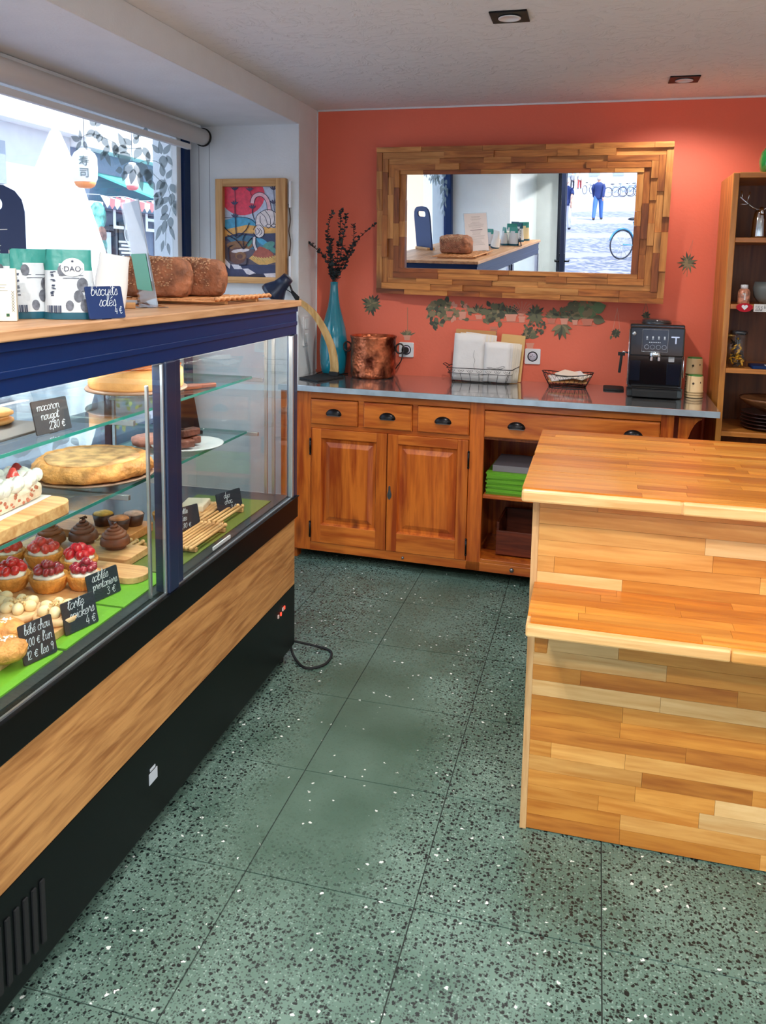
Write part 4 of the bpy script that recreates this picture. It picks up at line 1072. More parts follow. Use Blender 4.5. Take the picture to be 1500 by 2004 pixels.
for k in range(6):
    o = bagsheet(-.490 + k * .008, .135, .205 - .003 * (k % 2), YB + .008 + k * .009, .02 + .012 * k, .08, 1 if k > 1 else 0, ORD[k] + ' short paper bag from the front of the right bundle in the rectangular basket' if k else 'foremost short paper bag of the right bundle with a thin black scribble', gB)
    if k == 0:
        MB().strokes([spline([(-.05, .072), (-.03, .075), (-.01, .07), (.015, .078), (.035, .085), (.04, .078), (.02, .07), (-.0, .074)], 4), spline([(-.045, .069), (.0, .067), (.03, .07)], 3)], .0016, lambda x, y: (x, -.007, y)).build('scribble_print', ink, o)
cd_ = MB().prism(rrect(.215, .26, .006, cy=.13), 0, .004, 'y').build('card_sheet', kraft); cd_.location = (-.628, YB + .105, ZC + .007); cd_.rotation_euler = (-.13, .035, 0)
tag(cd_, 'large brown card sheet leaning behind the left bundle of paper bags', 'card')
cd_ = MB().prism(rrect(.125, .245, .006, cy=.12), 0, .004, 'y').build('card_sheet', mat('tan_card', (226, 182, 118), .8)); cd_.location = (-.432, YB + .102, ZC + .007); cd_.rotation_euler = (-.13, .06, 0)
tag(cd_, 'small tan card sheet standing behind the right bundle of paper bags', 'card')
# oval basket
OB = thing('wire_basket', 'low oval black wire basket with loose white paper bags lying in it', 'basket', (-.128, 4.235, ZC))
def oval(a_, b_, z, n=28): return [(a_ * math.cos(2 * PI * i / n), b_ * math.sin(2 * PI * i / n), z + (.006 * math.cos(4 * PI * i / n) if z > .03 else 0)) for i in range(n)]
MB().tube(oval(.128, .085, .070), .0024, 6, close=True).build('rim', wire, OB)
b = MB().tube(oval(.092, .058, .003), .003, 6, close=True)
for i in range(28):
    t0_ = 2 * PI * i / 28
    for s_ in (-1, 1):
        b.tube([(.128 * math.cos(t0_), .085 * math.sin(t0_), .070 + .006 * math.cos(2 * t0_)), (.112 * math.cos(t0_ + s_ * .11), .073 * math.sin(t0_ + s_ * .11), .04), (.092 * math.cos(t0_), .058 * math.sin(t0_), .003)], .0009, 4)
b.build('wire_mesh', wire, OB, kind='stuff')
for k, (w_, h_, x, z, a_, b2) in enumerate(((.19, .12, .0, .034, .05, .0), (.17, .11, -.006, .052, .22, -.16), (.16, .10, .028, .060, -.5, .1))):
    o = MB().prism(rrect(w_, h_, .004), 0, .004, 'z').build('paper_bag', [kraft, bagp, bage][k])
    o.location = (-.128 + x, 4.235, ZC + z); o.rotation_euler = (.12, b2, a_)
    tag(o, ['brown paper sheet lining the low oval wire basket', 'white paper bag on top in the oval wire basket, its corner raised to the right', 'cream paper bag turned across the right end of the oval wire basket'][k], 'paper bag')

# coffee machine
gb_ = mat('glossy_black', (10, 12, 18), .12, coat=.6); gp = mat('machine_panel', (20, 28, 42), .1, coat=.8)
CM = thing('coffee_machine', 'glossy black bean-to-cup coffee machine on the right end of the steel worktop', 'coffee machine', (.279, 4.0, ZC), -.02)
MB().box(-.122, .122, .03, .33, .0, .345).box(-.125, .125, .0, .31, .0, .05).build('housing', gb_, CM, bevel=.006)
MB().box(-.122, .122, .0, .04, .195, .335).build('front_hood', gb_, CM, bevel=.008)
MB().box(-.066, .048, -.004, .004, .218, .322).build('control_panel', gp, CM, bevel=.002)
MB().tube([(-.066, -.005, .218), (.048, -.005, .218), (.048, -.005, .322), (-.066, -.005, .322)], .0012, 6, close=True).build('panel_trim', chrome, CM)
b = MB()
for k in range(4):
    x = -.045 + k * .026
    b.prism(rrect(.007, .011, .002, 2, x, .285), -.0052, -.0042, 'y').tube([(x + .010 * math.cos(a_), -.005, .240 + .010 * math.sin(a_)) for a_ in [2 * PI * i / 14 for i in range(14)]], .0006, 4, close=True)
    b.prism(rrect(.009, .002, .0008, 2, x, .276), -.0052, -.0042, 'y')
for k in range(7): b.prism(rrect(.0045, .0035, .001, 2, -.033 + k * .0078, .262), -.0052, -.0042, 'y')
b.build('panel_icons', mat('pale_icons', (205, 212, 220), .5), CM, kind='stuff')
MB().box(.062, .098, -.0015, .002, .286, .292).box(.080, .086, -.0015, .002, .258, .286).build('silver_mark', chrome, CM)
MB().prism(rrect(.026, .024, .003, 3, .070, .182), .028, .0295, 'y').build('white_sticker', porcelain, CM)
MB().lathe([(.0, .014), (.022, .014), (.026, .008), (.026, -.006), (.018, -.008)], c=(-.005, -.004, .203), n=24, sy=.7).box(-.027, -.016, -.022, -.006, .176, .196).box(.006, .017, -.022, -.006, .176, .196).build('coffee_spout', chrome, CM, bevel=.002)
MB().box(-.105, .105, .0, .028, .05, .056).box(-.10, .10, -.045, .0, .008, .04).build('drip_tray', blackm, CM, bevel=.003)
MB().box(-.118, -.068, .026, .0285, .075, .17).build('side_cover', gp, CM, bevel=.002); MB().box(.052, .112, .026, .0285, .06, .16).build('side_cover', gp, CM, bevel=.002)
MB().lathe([(.0, .03), (.05, .03), (.068, .024), (.072, .0)], c=(.0, .15, .335), n=28, sy=1.2).build('bean_lid', mat('smoked_lid', (40, 44, 50), .1, coat=.8), CM)
MB().tube([(-.124, -.002, .06), (-.124, -.002, .32)], .002, 6).build('chrome_strip', chrome, CM); MB().tube([(.124, .012, .10), (.124, .012, .20)], .003, 6).build('chrome_strip', chrome, CM)
MB().lathe([(.0, .004), (.009, .004), (.009, 0)], c=(0, 0, 0), n=14, mx=T(-.103, -.001, .300) @ rotx(PI / 2)).build('round_button', chrome, CM)
MB().tube([(-.122, .03, .205), (-.15, .02, .21), (-.155, .02, .20)], .004, 8).build('steam_pipe', chrome, CM)
MB().tube([(-.155, .02, .20), (-.158, .018, .155), (-.162, .016, .11)], .0065, 10).box(-.172, -.14, .012, .028, .192, .208).build('steam_wand', blackm, CM)
tr = thing('black_tray', 'flat black plastic tray lying against the left side of the coffee machine', 'tray', (.10, 4.24, ZC))
MB().prism(rrect(.10, .14, .02), 0, .008, 'z').build('tray_body', blackm, tr, bevel=.002)
# paper cup stacks
cupm_ = mat('cream_paper_cup', (222, 190, 142), .6); grn = mat('green_band', (46, 122, 50), .5); spot_ = mat('dark_print', (70, 54, 40), .7)
def cups(x, y, n, label):
    t_ = thing('cup_stack', label, 'paper cups', (x, y, ZC), group='upside down paper cups behind the coffee machine')
    for k in range(n):
        z = k * .012
        o = MB().lathe([(.039, z), (.041, z + .002), (.0405, z + .006), (.0385, z + .007), (.0375, z + (.075 if k == n - 1 else .0115))] + ([(.030, z + .082), (.026, z + .083), (.0255, z + .080), (.0, z + .079)] if k == n - 1 else []), n=24).build('paper_cup', cupm_, t_)
        if k == n - 1:
            MB().lathe([(.0322, z + .074), (.0345, z + .075), (.0326, z + .083), (.031, z + .083)], n=24).build('green_band', grn, o)
            MB().ball((-.01, -.036, z + .045), (.006, .002, .006), 8, 6).ball((.02, -.031, z + .05), (.004, .002, .005), 8, 6).build('leaf_print', spot_, o, kind='stuff')
    return t_
cups(.475, 4.22, 9, 'taller stack of upside down cream paper cups with a green band against the wall')
cups(.468, 4.10, 3, 'shorter stack of upside down cream paper cups in front of the taller one')

# ------------------------------------------------------------------ in the bookcase
bx = BC.location
sh = lambda z: z + .0225
dz = thing('chrome_deer', 'chrome deer head ornament with antlers on the top shelf of the bookcase', 'ornament', (.690, 4.06, sh(1.637)))
MB().lathe([(.030, 0), (.031, .01), (.028, .08), (.022, .115), (.013, .13), (.0, .132)], n=24).build('neck', chrome, dz)
MB().tube([(0, -.01, .12), (0, -.04, .125), (0, -.06, .105)], [.014, .013, .007], 10).build('head', chrome, dz)
for s_ in (-1, 1):
    b = MB().tube(spline([(0, 0, .128), (s_ * .03, -.01, .135), (s_ * .07, -.02, .165), (s_ * .092, -.02, .185)], 4), .004, 6)
    b.tube([(s_ * .06, -.018, .157), (s_ * .05, -.02, .205)], .003, 6).tube([(s_ * .08, -.02, .172), (s_ * .085, -.02, .21)], .003, 6).tube([(s_ * .05, -.018, .15), (s_ * .09, -.03, .15)], .003, 6)
    b.build('antler', chrome, dz)
a = on_y(1498, 302, 4.1)
gv = thing('green_bottle', 'rounded dark green glass bottle on top of the bookcase, cut by the photo edge', 'bottle', (a.x + .045, 4.1, 1.9425))
MB().lathe([(.035, 0), (.06, .02), (.068, .06), (.060, .10), (.03, .14), (.02, .15), (.024, .16), (.0, .16)], n=28).build('bottle_body', mat('green_glass', (20, 110, 50), .08, coat=.8), gv)
jb = thing('spice_jar', 'little jar of pink filling with a white cap on the second shelf of the bookcase', 'jar', (.638, 3.99, sh(1.342)))
MB().lathe([(.024, 0), (.026, .004), (.026, .055), (.020, .066), (.014, .07)], n=20).build('jar_body', mat('pink_fill', (196, 132, 104), .3, vary=.5, vscale=60, coat=.5), jb)
MB().lathe([(.0155, .068), (.0155, .086), (.0, .087)], n=16).build('jar_cap', porcelain, jb)
MB().box(-.003, .003, -.0275, -.026, .018, .048).box(-.010, .0, -.0275, -.026, .042, .048).build('numeral_print', mat('print_white', (238, 226, 220), .6), jb)
bw2 = thing('grey_bowl', 'grey bowl beside the little jar on the second shelf of the bookcase', 'bowl', (.742, 4.03, sh(1.342)))
MB().lathe([(.03, 0), (.055, .03), (.062, .07), (.055, .10), (.05, .095), (.05, .03), (0, .01)], n=24).build('bowl_body', mat('grey_glaze', (108, 114, 112), .4), bw2)
ht = thing('red_shelf_tag', 'red felt tag with a white heart hanging on the front of the second shelf', 'tag', (.637, 3.948, 1.352))
MB().prism([(x * .034, z * .022) for x, z in [(math.cos(a_), math.sin(a_) * (.8 if math.sin(a_) > 0 else 1)) for a_ in [2 * PI * i / 20 for i in range(20)]]], -.008, .0, 'y').build('felt', mat('red_felt', (188, 20, 40), .9), ht)
MB().prism([(x * .0011, z * .0011) for x, z in [(16 * math.sin(a_) ** 3 * .75, (13 * math.cos(a_) - 5 * math.cos(2 * a_) - 2 * math.cos(3 * a_) - math.cos(4 * a_)) * .75) for a_ in [2 * PI * i / 20 for i in range(20)]]][::-1], -.0095, -.008, 'y').build('heart', porcelain, ht)
wt = thing('white_price_card', 'white handwritten price card clipped to the second shelf beside the red tag', 'card', (.712, 3.948, 1.350))
MB().box(-.036, .08, -.003, 0, -.018, .016).build('card', paper, wt)
MB().strokes(pen('1,20 E le', -.03, -.002, .007) + pen('sachet', -.03, -.013, .006), .0009, lambda x, y: (x, -.0036, y)).build('handwriting', ink, wt)
pj = thing('pasta_jar', 'tall glass jar of yellow and dark pasta on the third shelf of the bookcase', 'jar', (.632, 4.01, sh(1.052)))
MB().lathe([(.0, 0), (.036, 0), (.038, .006), (.038, .16), (.036, .165)], n=28).build('glass_body', glass('jar_glass', (.95, .97, .97), 1.), pj)
b = MB(); rn = random.Random(3)
for k in range(60):
    a_ = rn.uniform(0, 6.3); r_ = rn.uniform(.004, .026); z_ = rn.uniform(.008, .125); c = Vector((r_ * math.cos(a_), r_ * math.sin(a_), z_)); d_ = Vector((rn.uniform(-1, 1), rn.uniform(-1, 1), rn.uniform(-1, 1))).normalized() * .012
    b.tube([c - d_, c, c + d_], [.003, .0045, .003], 5, rn.choice([0, 0, 1]))
b.build('pasta', [mat('yellow_pasta', (232, 172, 40), .6), mat('dark_pasta', (50, 40, 34), .6)], pj, kind='stuff')
MB().lathe([(.0385, .15), (.0385, .168), (.0, .169)], n=24).build('jar_lid', mat('smoked_lid', (40, 44, 50), .1), pj)
j2_ = thing('biscuit_jar', 'shorter glass jar of brown biscuits left of the pasta jar in the bookcase', 'jar', (.614, 4.16, sh(1.052)))
MB().lathe([(0, 0), (.026, 0), (.028, .13), (.0, .14)], n=20).build('jar_body', mat('brown_biscuit_fill', (120, 78, 44), .3, vary=.5, vscale=30, coat=.5), j2_)
MB().lathe([(.03, .128), (.03, .142), (0, .143)], n=20).build('jar_lid', mat('gold_lid', (190, 150, 80), .3, metal=.8), j2_)
bt = thing('blue_tray', 'flat dark blue tray with a white sheet on the third shelf of the bookcase', 'tray', (.80, 4.02, sh(1.052)))
MB().prism(rrect(.22, .12, .01), 0, .014, 'z').build('tray_body', navy2, bt, bevel=.002); MB().box(-.05, .09, -.065, .0, .014, .016).build('white_sheet', paper, bt)
for k in range(5):
    o = thing('dark_plate', ['bottom plate', 'second plate from the bottom', 'middle plate', 'fourth plate from the bottom', 'topmost plate'][k] + ' of the dark stack on the lower bookcase shelf', 'plate', (.795, 4.08, sh(.760) + k * .016), group='dark plates stacked on the lower bookcase shelf')
    MB().lathe([(.0, 0), (.06, 0), (.11, .012), (.118, .018), (.112, .018), (.06, .006), (0, .005)], n=32).build('plate_body', mat('dark_brown_glaze', (58, 30, 28), .3, coat=.5), o)
o = thing('wooden_bowl', 'shallow brown bowl on top of the stack of dark plates in the bookcase', 'bowl', (.80, 4.08, sh(.760) + .088))
MB().lathe([(.04, 0), (.09, .02), (.13, .05), (.135, .06), (.125, .055), (.08, .02), (0, .01)], n=32).build('bowl_body', wood('bowl_wood', (150, 100, 62), (104, 62, 36), 'X', .5), o)

# ------------------------------------------------------------------ chalk signs
def sign(name, label, cat, p0, p1, h, z, lines, m=slate, lean=.22, xh=.0125, r=.004, group=None, th=.004):
    p0, p1 = Vector((p0[0], p0[1], z)), Vector((p1[0], p1[1], z)); d = p1 - p0; w = d.length
    t_ = thing(name, label, cat, (p0 + p1) / 2, math.atan2(d.y, d.x), group)
    mx = rotx(-lean)
    MB().prism([(x, y + h / 2) for x, y in rrect(w, h, r, 3)], 0, th, 'y', mx=mx @ T(0, 0, th * math.sin(lean) + .0005)).build('board', m, t_, bevel=.0008)
    MB().prism([(-.012, 0), (.012, 0), (.012, .0), (.0, h * .55)], th, th + .003, 'y', mx=mx).build('support', m, t_)
    b = MB()
    for (txt, x, y, s_) in lines:
        b.strokes(pen(txt, -w / 2 + x + .004, y, xh * s_, .18, fit=w - x - .012), .0014 * (xh * s_ / .014) ** .5, lambda a_, c_: tuple(mx @ Vector((a_, -.0006, c_ + .001))), 0)
    b.build('handwriting', chalk, t_)
    return t_
def on_top(u, v, back=.03, z=1.3768):
    a = on_z(u, v, z); d = Vector((a.x, a.y)).normalized() * back
    return (a.x + d.x, a.y + d.y)

DZ = .6525
# ------------------------------------------------------------------ boards in the case
def board(label, x0, x1, y0, y1, z, th, r=.03, rz=0., m=None, name='wooden_board', cat='board', group=None):
    o = MB().prism(rrect(x1 - x0, y1 - y0, r, 5), 0, th, 'z').build(name, m or oak_b, bevel=.002)
    o.location = ((x0 + x1) / 2, (y0 + y1) / 2, z); o.rotation_euler = (0, 0, rz)
    return tag(o, label, cat, group)
board('wooden board under the fruit tartlets on the green case floor', -1.60, -1.19, 1.62, 1.83, DZ, .022)
board('pale round-ended board behind the fruit tartlets beside the blue middle post', -1.58, -1.14, 1.84, 1.935, DZ, .018, r=.045)
board('wooden board carrying the three chocolate tartlets', -1.62, -1.24, 1.95, 2.07, DZ, .022, r=.015)
board('orange wooden board with dark cups at the back of the case floor', -1.62, -1.34, 2.12, 2.27, DZ, .026, r=.015, m=wood('orange_board', (222, 150, 90), (186, 110, 58), 'X', .45))
board('wooden board under the peanut tarts near the front glass', -1.55, -1.145, 1.43, 1.61, DZ, .02)
board('small board under the cream puffs at the left edge of the photo', -1.46, -1.165, 1.22, 1.41, DZ, .02)
# slatted cooling rack of wood behind the chocolate tartlets
def rack(label, x0, x1, y0, y1, z, n, group=None, axis='y'):
    t_ = thing('wooden_rack', label, 'rack', ((x0 + x1) / 2, (y0 + y1) / 2, z))
    w_, d_ = (x1 - x0) / 2, (y1 - y0) / 2
    for s_ in (-1, 1): MB().box(-w_, w_, s_ * d_ * .8 - .006, s_ * d_ * .8 + .006, 0, .012).build('cross_bar', oak_y, t_, bevel=.001)
    for k in range(n):
        x = -w_ + .008 + k * (2 * w_ - .016) / (n - 1)
        MB().tube([(x, -d_, .017), (x, d_ - .012, .017)], .0048, 8).ball((x, d_ - .008, .017), .0075, 8, 6).ball((x, -d_, .017), .0065, 8, 6).build('slat', oak_y, t_)
    return t_
rack('slatted wooden rack between the dark cups and the chocolate tartlets', -1.46, -1.28, 2.075, 2.12, DZ, 9)
rack('slatted wicker-like rack with knob ends behind the right hand glass door', -1.215, -1.115, 2.10, 2.34, DZ, 7)
rack('second slatted rack with pale knob ends further back by the far glass', -1.27, -1.15, 2.355, 2.55, DZ, 7)

# ------------------------------------------------------------------ pastries
crust = mat('tart_crust', (222, 146, 62), .6, bump=.5, bscale=120, vary=.18, vscale=40)
crustd = mat('golden_puff', (226, 156, 84), .55, bump=.8, bscale=70, vary=.3, vscale=30)
cream = mat('cream', (246, 236, 220), .5, sss=.2)
berry = mat('strawberry', (214, 30, 44), .22, coat=.5, vary=.25, vscale=60)
berry2 = mat('pink_strawberry', (232, 74, 72), .25, coat=.4, vary=.3, vscale=70)
rasp = mat('dark_cherry', (150, 24, 44), .25, coat=.5)
choc = mat('chocolate', (74, 38, 28), .35, coat=.3)
chocl = mat('milk_chocolate_cream', (150, 92, 66), .5)
nuts = mat('chopped_nuts', (222, 184, 128), .6, vary=.2, vscale=90)
def flute(n, amp): return lambda t_, k, r: r * (1 + amp * math.cos(n * t_)) if r > .02 else r
def tartlet(label, loc, fruit, grp, r=.047, seed=0, n=11):
    t_ = thing('fruit_tartlet', label, 'tartlet', loc, seed * .7, grp)
    MB().lathe([(.0, 0), (r * .72, 0), (r * .80, .004), (r * .96, .022), (r * 1.05, .036), (r * 1.0, .040), (r * .86, .036), (.0, .034)], n=48, fn=flute(18, .055)).build('pastry_shell', crust, t_)
    MB().lathe([(r * .84, .036), (r * .78, .043), (r * .5, .047), (0, .048)], n=24, fn=lambda a_, k, q: q * (1 + .05 * math.sin(5 * a_ + seed))).build('cream_layer', cream, t_)
    rn = random.Random(seed)
    for k in range(n):
        a_ = 2 * PI * k / (n - 3) + rn.uniform(-.2, .2) if k < n - 3 else rn.uniform(0, 6.3)
        q = r * (.58 if k < n - 3 else .18) ; zz = .054 if k < n - 3 else .068
        R_ = Matrix.Rotation(a_, 4, 'Z') @ Matrix.Rotation(rn.uniform(-.7, .7), 4, 'Y') @ Matrix.Rotation(rn.uniform(-.5, .5), 4, 'X')
        s_ = .0135 if fruit is not rasp else .0105
        MB().ball((q * math.cos(a_), q * math.sin(a_), zz), (s_ * 1.15, s_ * .85, s_ * .95), 10, 7, 0, R_).build('fruit_piece', fruit, t_)
    return t_
gF = 'fruit tartlets on the wooden board'
def pc(u, v, z, back=.03):
    a = on_z(u, v, z); d = Vector((a.x, a.y)).normalized() * back
    return (a.x + d.x, a.y + d.y, z)
zt = DZ + .0225
tartlet('fruit tartlet with pale red strawberries, cut by the photo edge, back row left', pc(14, 1112, zt), berry2, gF, seed=1)
tartlet('fruit tartlet with diced light red strawberries in the middle of the back row', pc(87, 1113, zt), berry2, gF, seed=2)
tartlet('fruit tartlet heaped with deep red glossy strawberries, right of the back row', pc(156, 1126, zt), berry, gF, r=.046, seed=3)
tartlet('fruit tartlet with big glossy strawberries, cut by the photo edge, front row left', pc(22, 1160, zt), berry, gF, r=.045, seed=4)
tartlet('fruit tartlet with small dark cherries and cream dots in the front row', pc(97, 1162, zt), rasp, gF, r=.045, seed=5, n=15)
tartlet('fruit tartlet with dark cherries half hidden behind the chalk signs', pc(165, 1158, zt), rasp, gF, r=.040, seed=6, n=14)
tartlet('single tartlet with one raspberry on white cream behind the right glass door', (-1.335, 2.335, DZ + .001), rasp, gF, r=.042, seed=8, n=4)
def choctart(label, loc, seed):
    t_ = thing('chocolate_tartlet', label, 'tartlet', loc, seed, 'chocolate tartlets with a piped swirl')
    r = .043
    MB().lathe([(0, 0), (r * .66, 0), (r * .7, .004), (r * .74, .012), (r * .98, .013), (r, .016), (r * .93, .032), (r * .8, .036), (0, .036)], n=32).build('pastry_shell', mat('dark_tart_shell', (122, 66, 38), .5, vary=.2, vscale=40), t_)
    q = [(.031 * (1 - i / 60) * math.cos(i * .45), .031 * (1 - i / 60) * math.sin(i * .45), .036 + .00062 * i) for i in range(60)]
    MB().tube(q, [.0082 * (1 - i / 95) * (1 + .14 * math.sin(i * 2.2)) for i in range(60)], 8).build('cream_swirl', chocl, t_)
    rn = random.Random(int(seed * 10)); b = MB()
    for k in range(6): a_ = rn.uniform(0, 6.3); b.box(-.006, .006, -.003, .003, 0, .0015, 0, T(.006 * math.cos(a_), .006 * math.sin(a_), .076) @ rotz(a_) @ rotx(rn.uniform(-1, 1)))
    b.build('chocolate_shavings', choc, t_, kind='stuff')
zc_ = DZ + .0225
choctart('chocolate tartlet with a ruffled swirl, left one of the three on the board', pc(100, 1073, zc_), 1.)
choctart('chocolate tartlet with a tall swirl in the middle of the three', pc(164, 1068, zc_), 2.)
choctart('chocolate tartlet with a fine ribbed swirl, right one of the three nearest the post', pc(226, 1078, zc_), 3.)
for k, (u, v, l_) in enumerate(((203, 1030, 'dark paper cup with a yellow filling at the left of the orange board'), (234, 1040, 'dark paper cup with an orange top in front on the orange board'), (262, 1030, 'dark paper cup with a pinkish top at the right of the orange board'))):
    t_ = thing('dessert_cup', l_, 'dessert', pc(u, v, DZ + .0265, .02), 0, 'dark dessert cups on the orange board')
    MB().lathe([(0, 0), (.026, 0), (.034, .036), (.032, .036), (.03, .03), (0, .03)], n=24).build('cup', mat('cup_dark', (60, 40, 36), .4), t_)
    MB().lathe([(.031, .031), (.026, .040), (.0, .044)], n=20, fn=lambda a_, q, r: r * (1 + .08 * math.sin(4 * a_))).build('filling', mat(('cup_yellow', 'cup_orange', 'cup_pink')[k], ((228, 160, 50), (206, 120, 60), (200, 150, 130))[k], .5, vary=.3, vscale=50), t_)
for k, (u, v) in enumerate(((40, 1215), (112, 1222), (-12, 1205))):
    t_ = thing('peanut_tart', ('round peanut tart with cream dollops and chopped nuts, in front of the fruit tartlets', 'smaller peanut tart half behind the middle chalk sign', 'peanut tart cut off by the left edge of the photo')[k], 'tart', pc(u, v, DZ + .0205), k, 'peanut tarts on the wooden board')
    r = .052
    MB().lathe([(0, 0), (r * .9, 0), (r, .006), (r, .016), (r * .9, .018), (0, .017)], n=40).build('pastry_disc', mat('pale_shortbread', (228, 186, 140), .6, vary=.1, vscale=60), t_)
    for i in range(6):
        a_ = i * 1.05; MB().ball((.028 * math.cos(a_), .028 * math.sin(a_), .028), (.017, .013, .014), 12, 8, 0, rotz(a_)).build('cream_dollop', mat('vanilla_cream', (240, 218, 170), .5, sss=.1), t_)
    rn = random.Random(k); b = MB()
    for i in range(40): a_ = rn.uniform(0, 6.3); q = rn.uniform(0, .03); b.ball((q * math.cos(a_), q * math.sin(a_), .042 - q * .25), rn.uniform(.002, .004), 6, 4)
    b.build('chopped_nuts', nuts, t_, kind='stuff')
for k, (u, v) in enumerate(((16, 1300), (14, 1262), (-30, 1290))):
    t_ = thing('cream_puff', ('round golden cream puff with pearl sugar beside the leftmost chalk sign', 'smaller crackled cream puff behind the golden one', 'cream puff mostly outside the left edge of the photo')[k], 'pastry', pc(u, v, DZ + .0205), k, 'cream puffs on the small board')
    MB().lathe([(0, 0), (.03, .0), (.039, .010), (.040, .022), (.034, .034), (.02, .043), (0, .046)], n=28, fn=lambda a_, q, r: r * (1 + .04 * math.sin(5 * a_ + q))).build('choux', crustd, t_)
    rn = random.Random(k + 9); b = MB()
    for i in range(36): a_ = rn.uniform(0, 6.3); q = rn.uniform(0, .028); b.ball((q * math.cos(a_), q * math.sin(a_), .0465 - q * q * 18), rn.uniform(.0015, .003), 5, 4)
    b.build('pearl_sugar', mat('pearl_sugar', (244, 236, 224), .5), t_, kind='stuff')

# chalk signs on the case floor and shelves
E1 = 'black chalk price signs in the display case'
sign('price_sign', 'black chalk sign with 3 euro price in front of the fruit tartlets', 'sign', (-1.186, 1.700), (-1.163, 1.800), .070, DZ, [('sablHs', .012, .050, .95), ('printaniers', .010, .029, .85), ('3 E', .052, .006, .95)], group=E1)
sign('price_sign', 'black chalk sign with 4 euro price in front of the peanut tarts', 'sign', (-1.134, 1.530), (-1.110, 1.622), .074, DZ, [('tarte', .012, .054, 1.), ('snickers', .012, .030, .95), ('4 E', .055, .006, 1.)], group=E1)
sign('price_sign', 'black chalk sign with a price for one and for nine, beside the cream puffs', 'sign', (-1.128, 1.382), (-1.106, 1.462), .085, DZ, [('bHbH chou', .008, .062, .85), ("1,00 E l'un", .006, .036, .85), ('12 E les 9', .004, .010, .85)], group=E1)
sign('price_sign', 'black chalk sign standing in front of the single raspberry tartlet', 'sign', (-1.262, 2.235), (-1.215, 2.345), .075, DZ, [('tartelette', .006, .054, .75), ('fraise', .020, .032, .8), ('3,80 E', .035, .009, .75)], group=E1)
sign('price_sign', 'black chalk sign nearest the far end of the display case', 'sign', (-1.203, 2.455), (-1.165, 2.565), .075, DZ + .0, [('duo', .03, .054, .8), ('choc.', .03, .033, .8), ('3 E', .055, .010, .8)], group=E1)
S1, S2 = 1.0985, .8945
sign('price_sign', 'black chalk sign with 2,80 euro price on the top glass shelf beside the macarons', 'sign', (-1.236, 1.590), (-1.222, 1.700), .080, S1, [('macaron', .008, .056, .85), ('nougat', .016, .034, .85), ('2,80 E', .036, .010, .9)], group=E1)

# top shelf
o = board('thin dark slate under the macarons on the top glass shelf', -1.70, -1.27, 1.30, 1.72, S1, .006, r=.006, m=mat('dark_slate', (58, 62, 66), .45), name='slate_plate', cat='slate')
mac = mat('macaron_shell', (224, 164, 96), .6, bump=.2, bscale=80, vary=.08, vscale=40)
mc = thing('nougat_macaron', 'large round nougat macaron cut off by the left edge of the photo', 'macaron', (-1.425, 1.655, S1 + .0065))
MB().lathe([(0, 0), (.05, 0), (.058, .006), (.057, .011), (.05, .013), (0, .013)], n=32).build('lower_shell', mac, mc); MB().lathe([(0, .013), (.046, .013), (.047, .020), (0, .020)], n=28).build('filling', mat('nougat_filling', (206, 150, 84), .6), mc); MB().lathe([(0, .020), (.05, .020), (.057, .023), (.057, .028), (.047, .034), (0, .036)], n=32).build('upper_shell', mac, mc)
ck = thing('cake_stand', 'low clear cake stand on the top glass shelf', 'cake stand', (-1.335, 2.175, S1))
clr = glass('acrylic', (.93, .95, .96), 1.3)
MB().lathe([(.09, 0), (.09, .026), (.088, .026), (.088, 0)], n=32).build('ring_foot', clr, ck); MB().lathe([(0, .026), (.148, .026), (.15, .030), (.148, .034), (0, .034)], n=40).build('round_plate', mat('taupe_plate', (150, 122, 104), .4), ck)
ca = thing('basque_cake', 'tall round golden cake with cracked brown top on the cake stand', 'cake', (-1.335, 2.175, S1 + .0345))
MB().lathe([(0, 0), (.136, 0), (.139, .006), (.138, .052), (.130, .060), (0, .061)], n=48, fn=lambda a_, k, r: r * (1 + .006 * math.sin(9 * a_))).build('cake_side', mat('cake_side', (236, 176, 108), .6, bump=.3, bscale=60, vary=.12, vscale=18), ca)
MB().lathe([(0, .0615), (.128, .061), (.134, .066), (.12, .074), (.06, .079), (0, .081)], n=48, fn=lambda a_, k, r: r * (1 + .012 * math.sin(7 * a_ + k))).build('cake_top', mat('cake_top', (190, 106, 50), .45, bump=.7, bscale=26, vary=.35, vscale=14), ca)
pd = thing('wooden_paddle', 'dark reddish wooden serving paddle lying behind the cake on the top shelf', 'paddle', (-1.275, 2.37, S1), .9)
MB().prism([(-.05, -.022), (.03, -.022), (.05, -.012), (.10, -.010), (.107, 0), (.10, .010), (.05, .012), (.03, .022), (-.05, .022)], 0, .014, 'z').build('paddle_body', wood('red_wood', (150, 84, 56), (110, 52, 34), 'X', .4, obj=True), pd, bevel=.003)
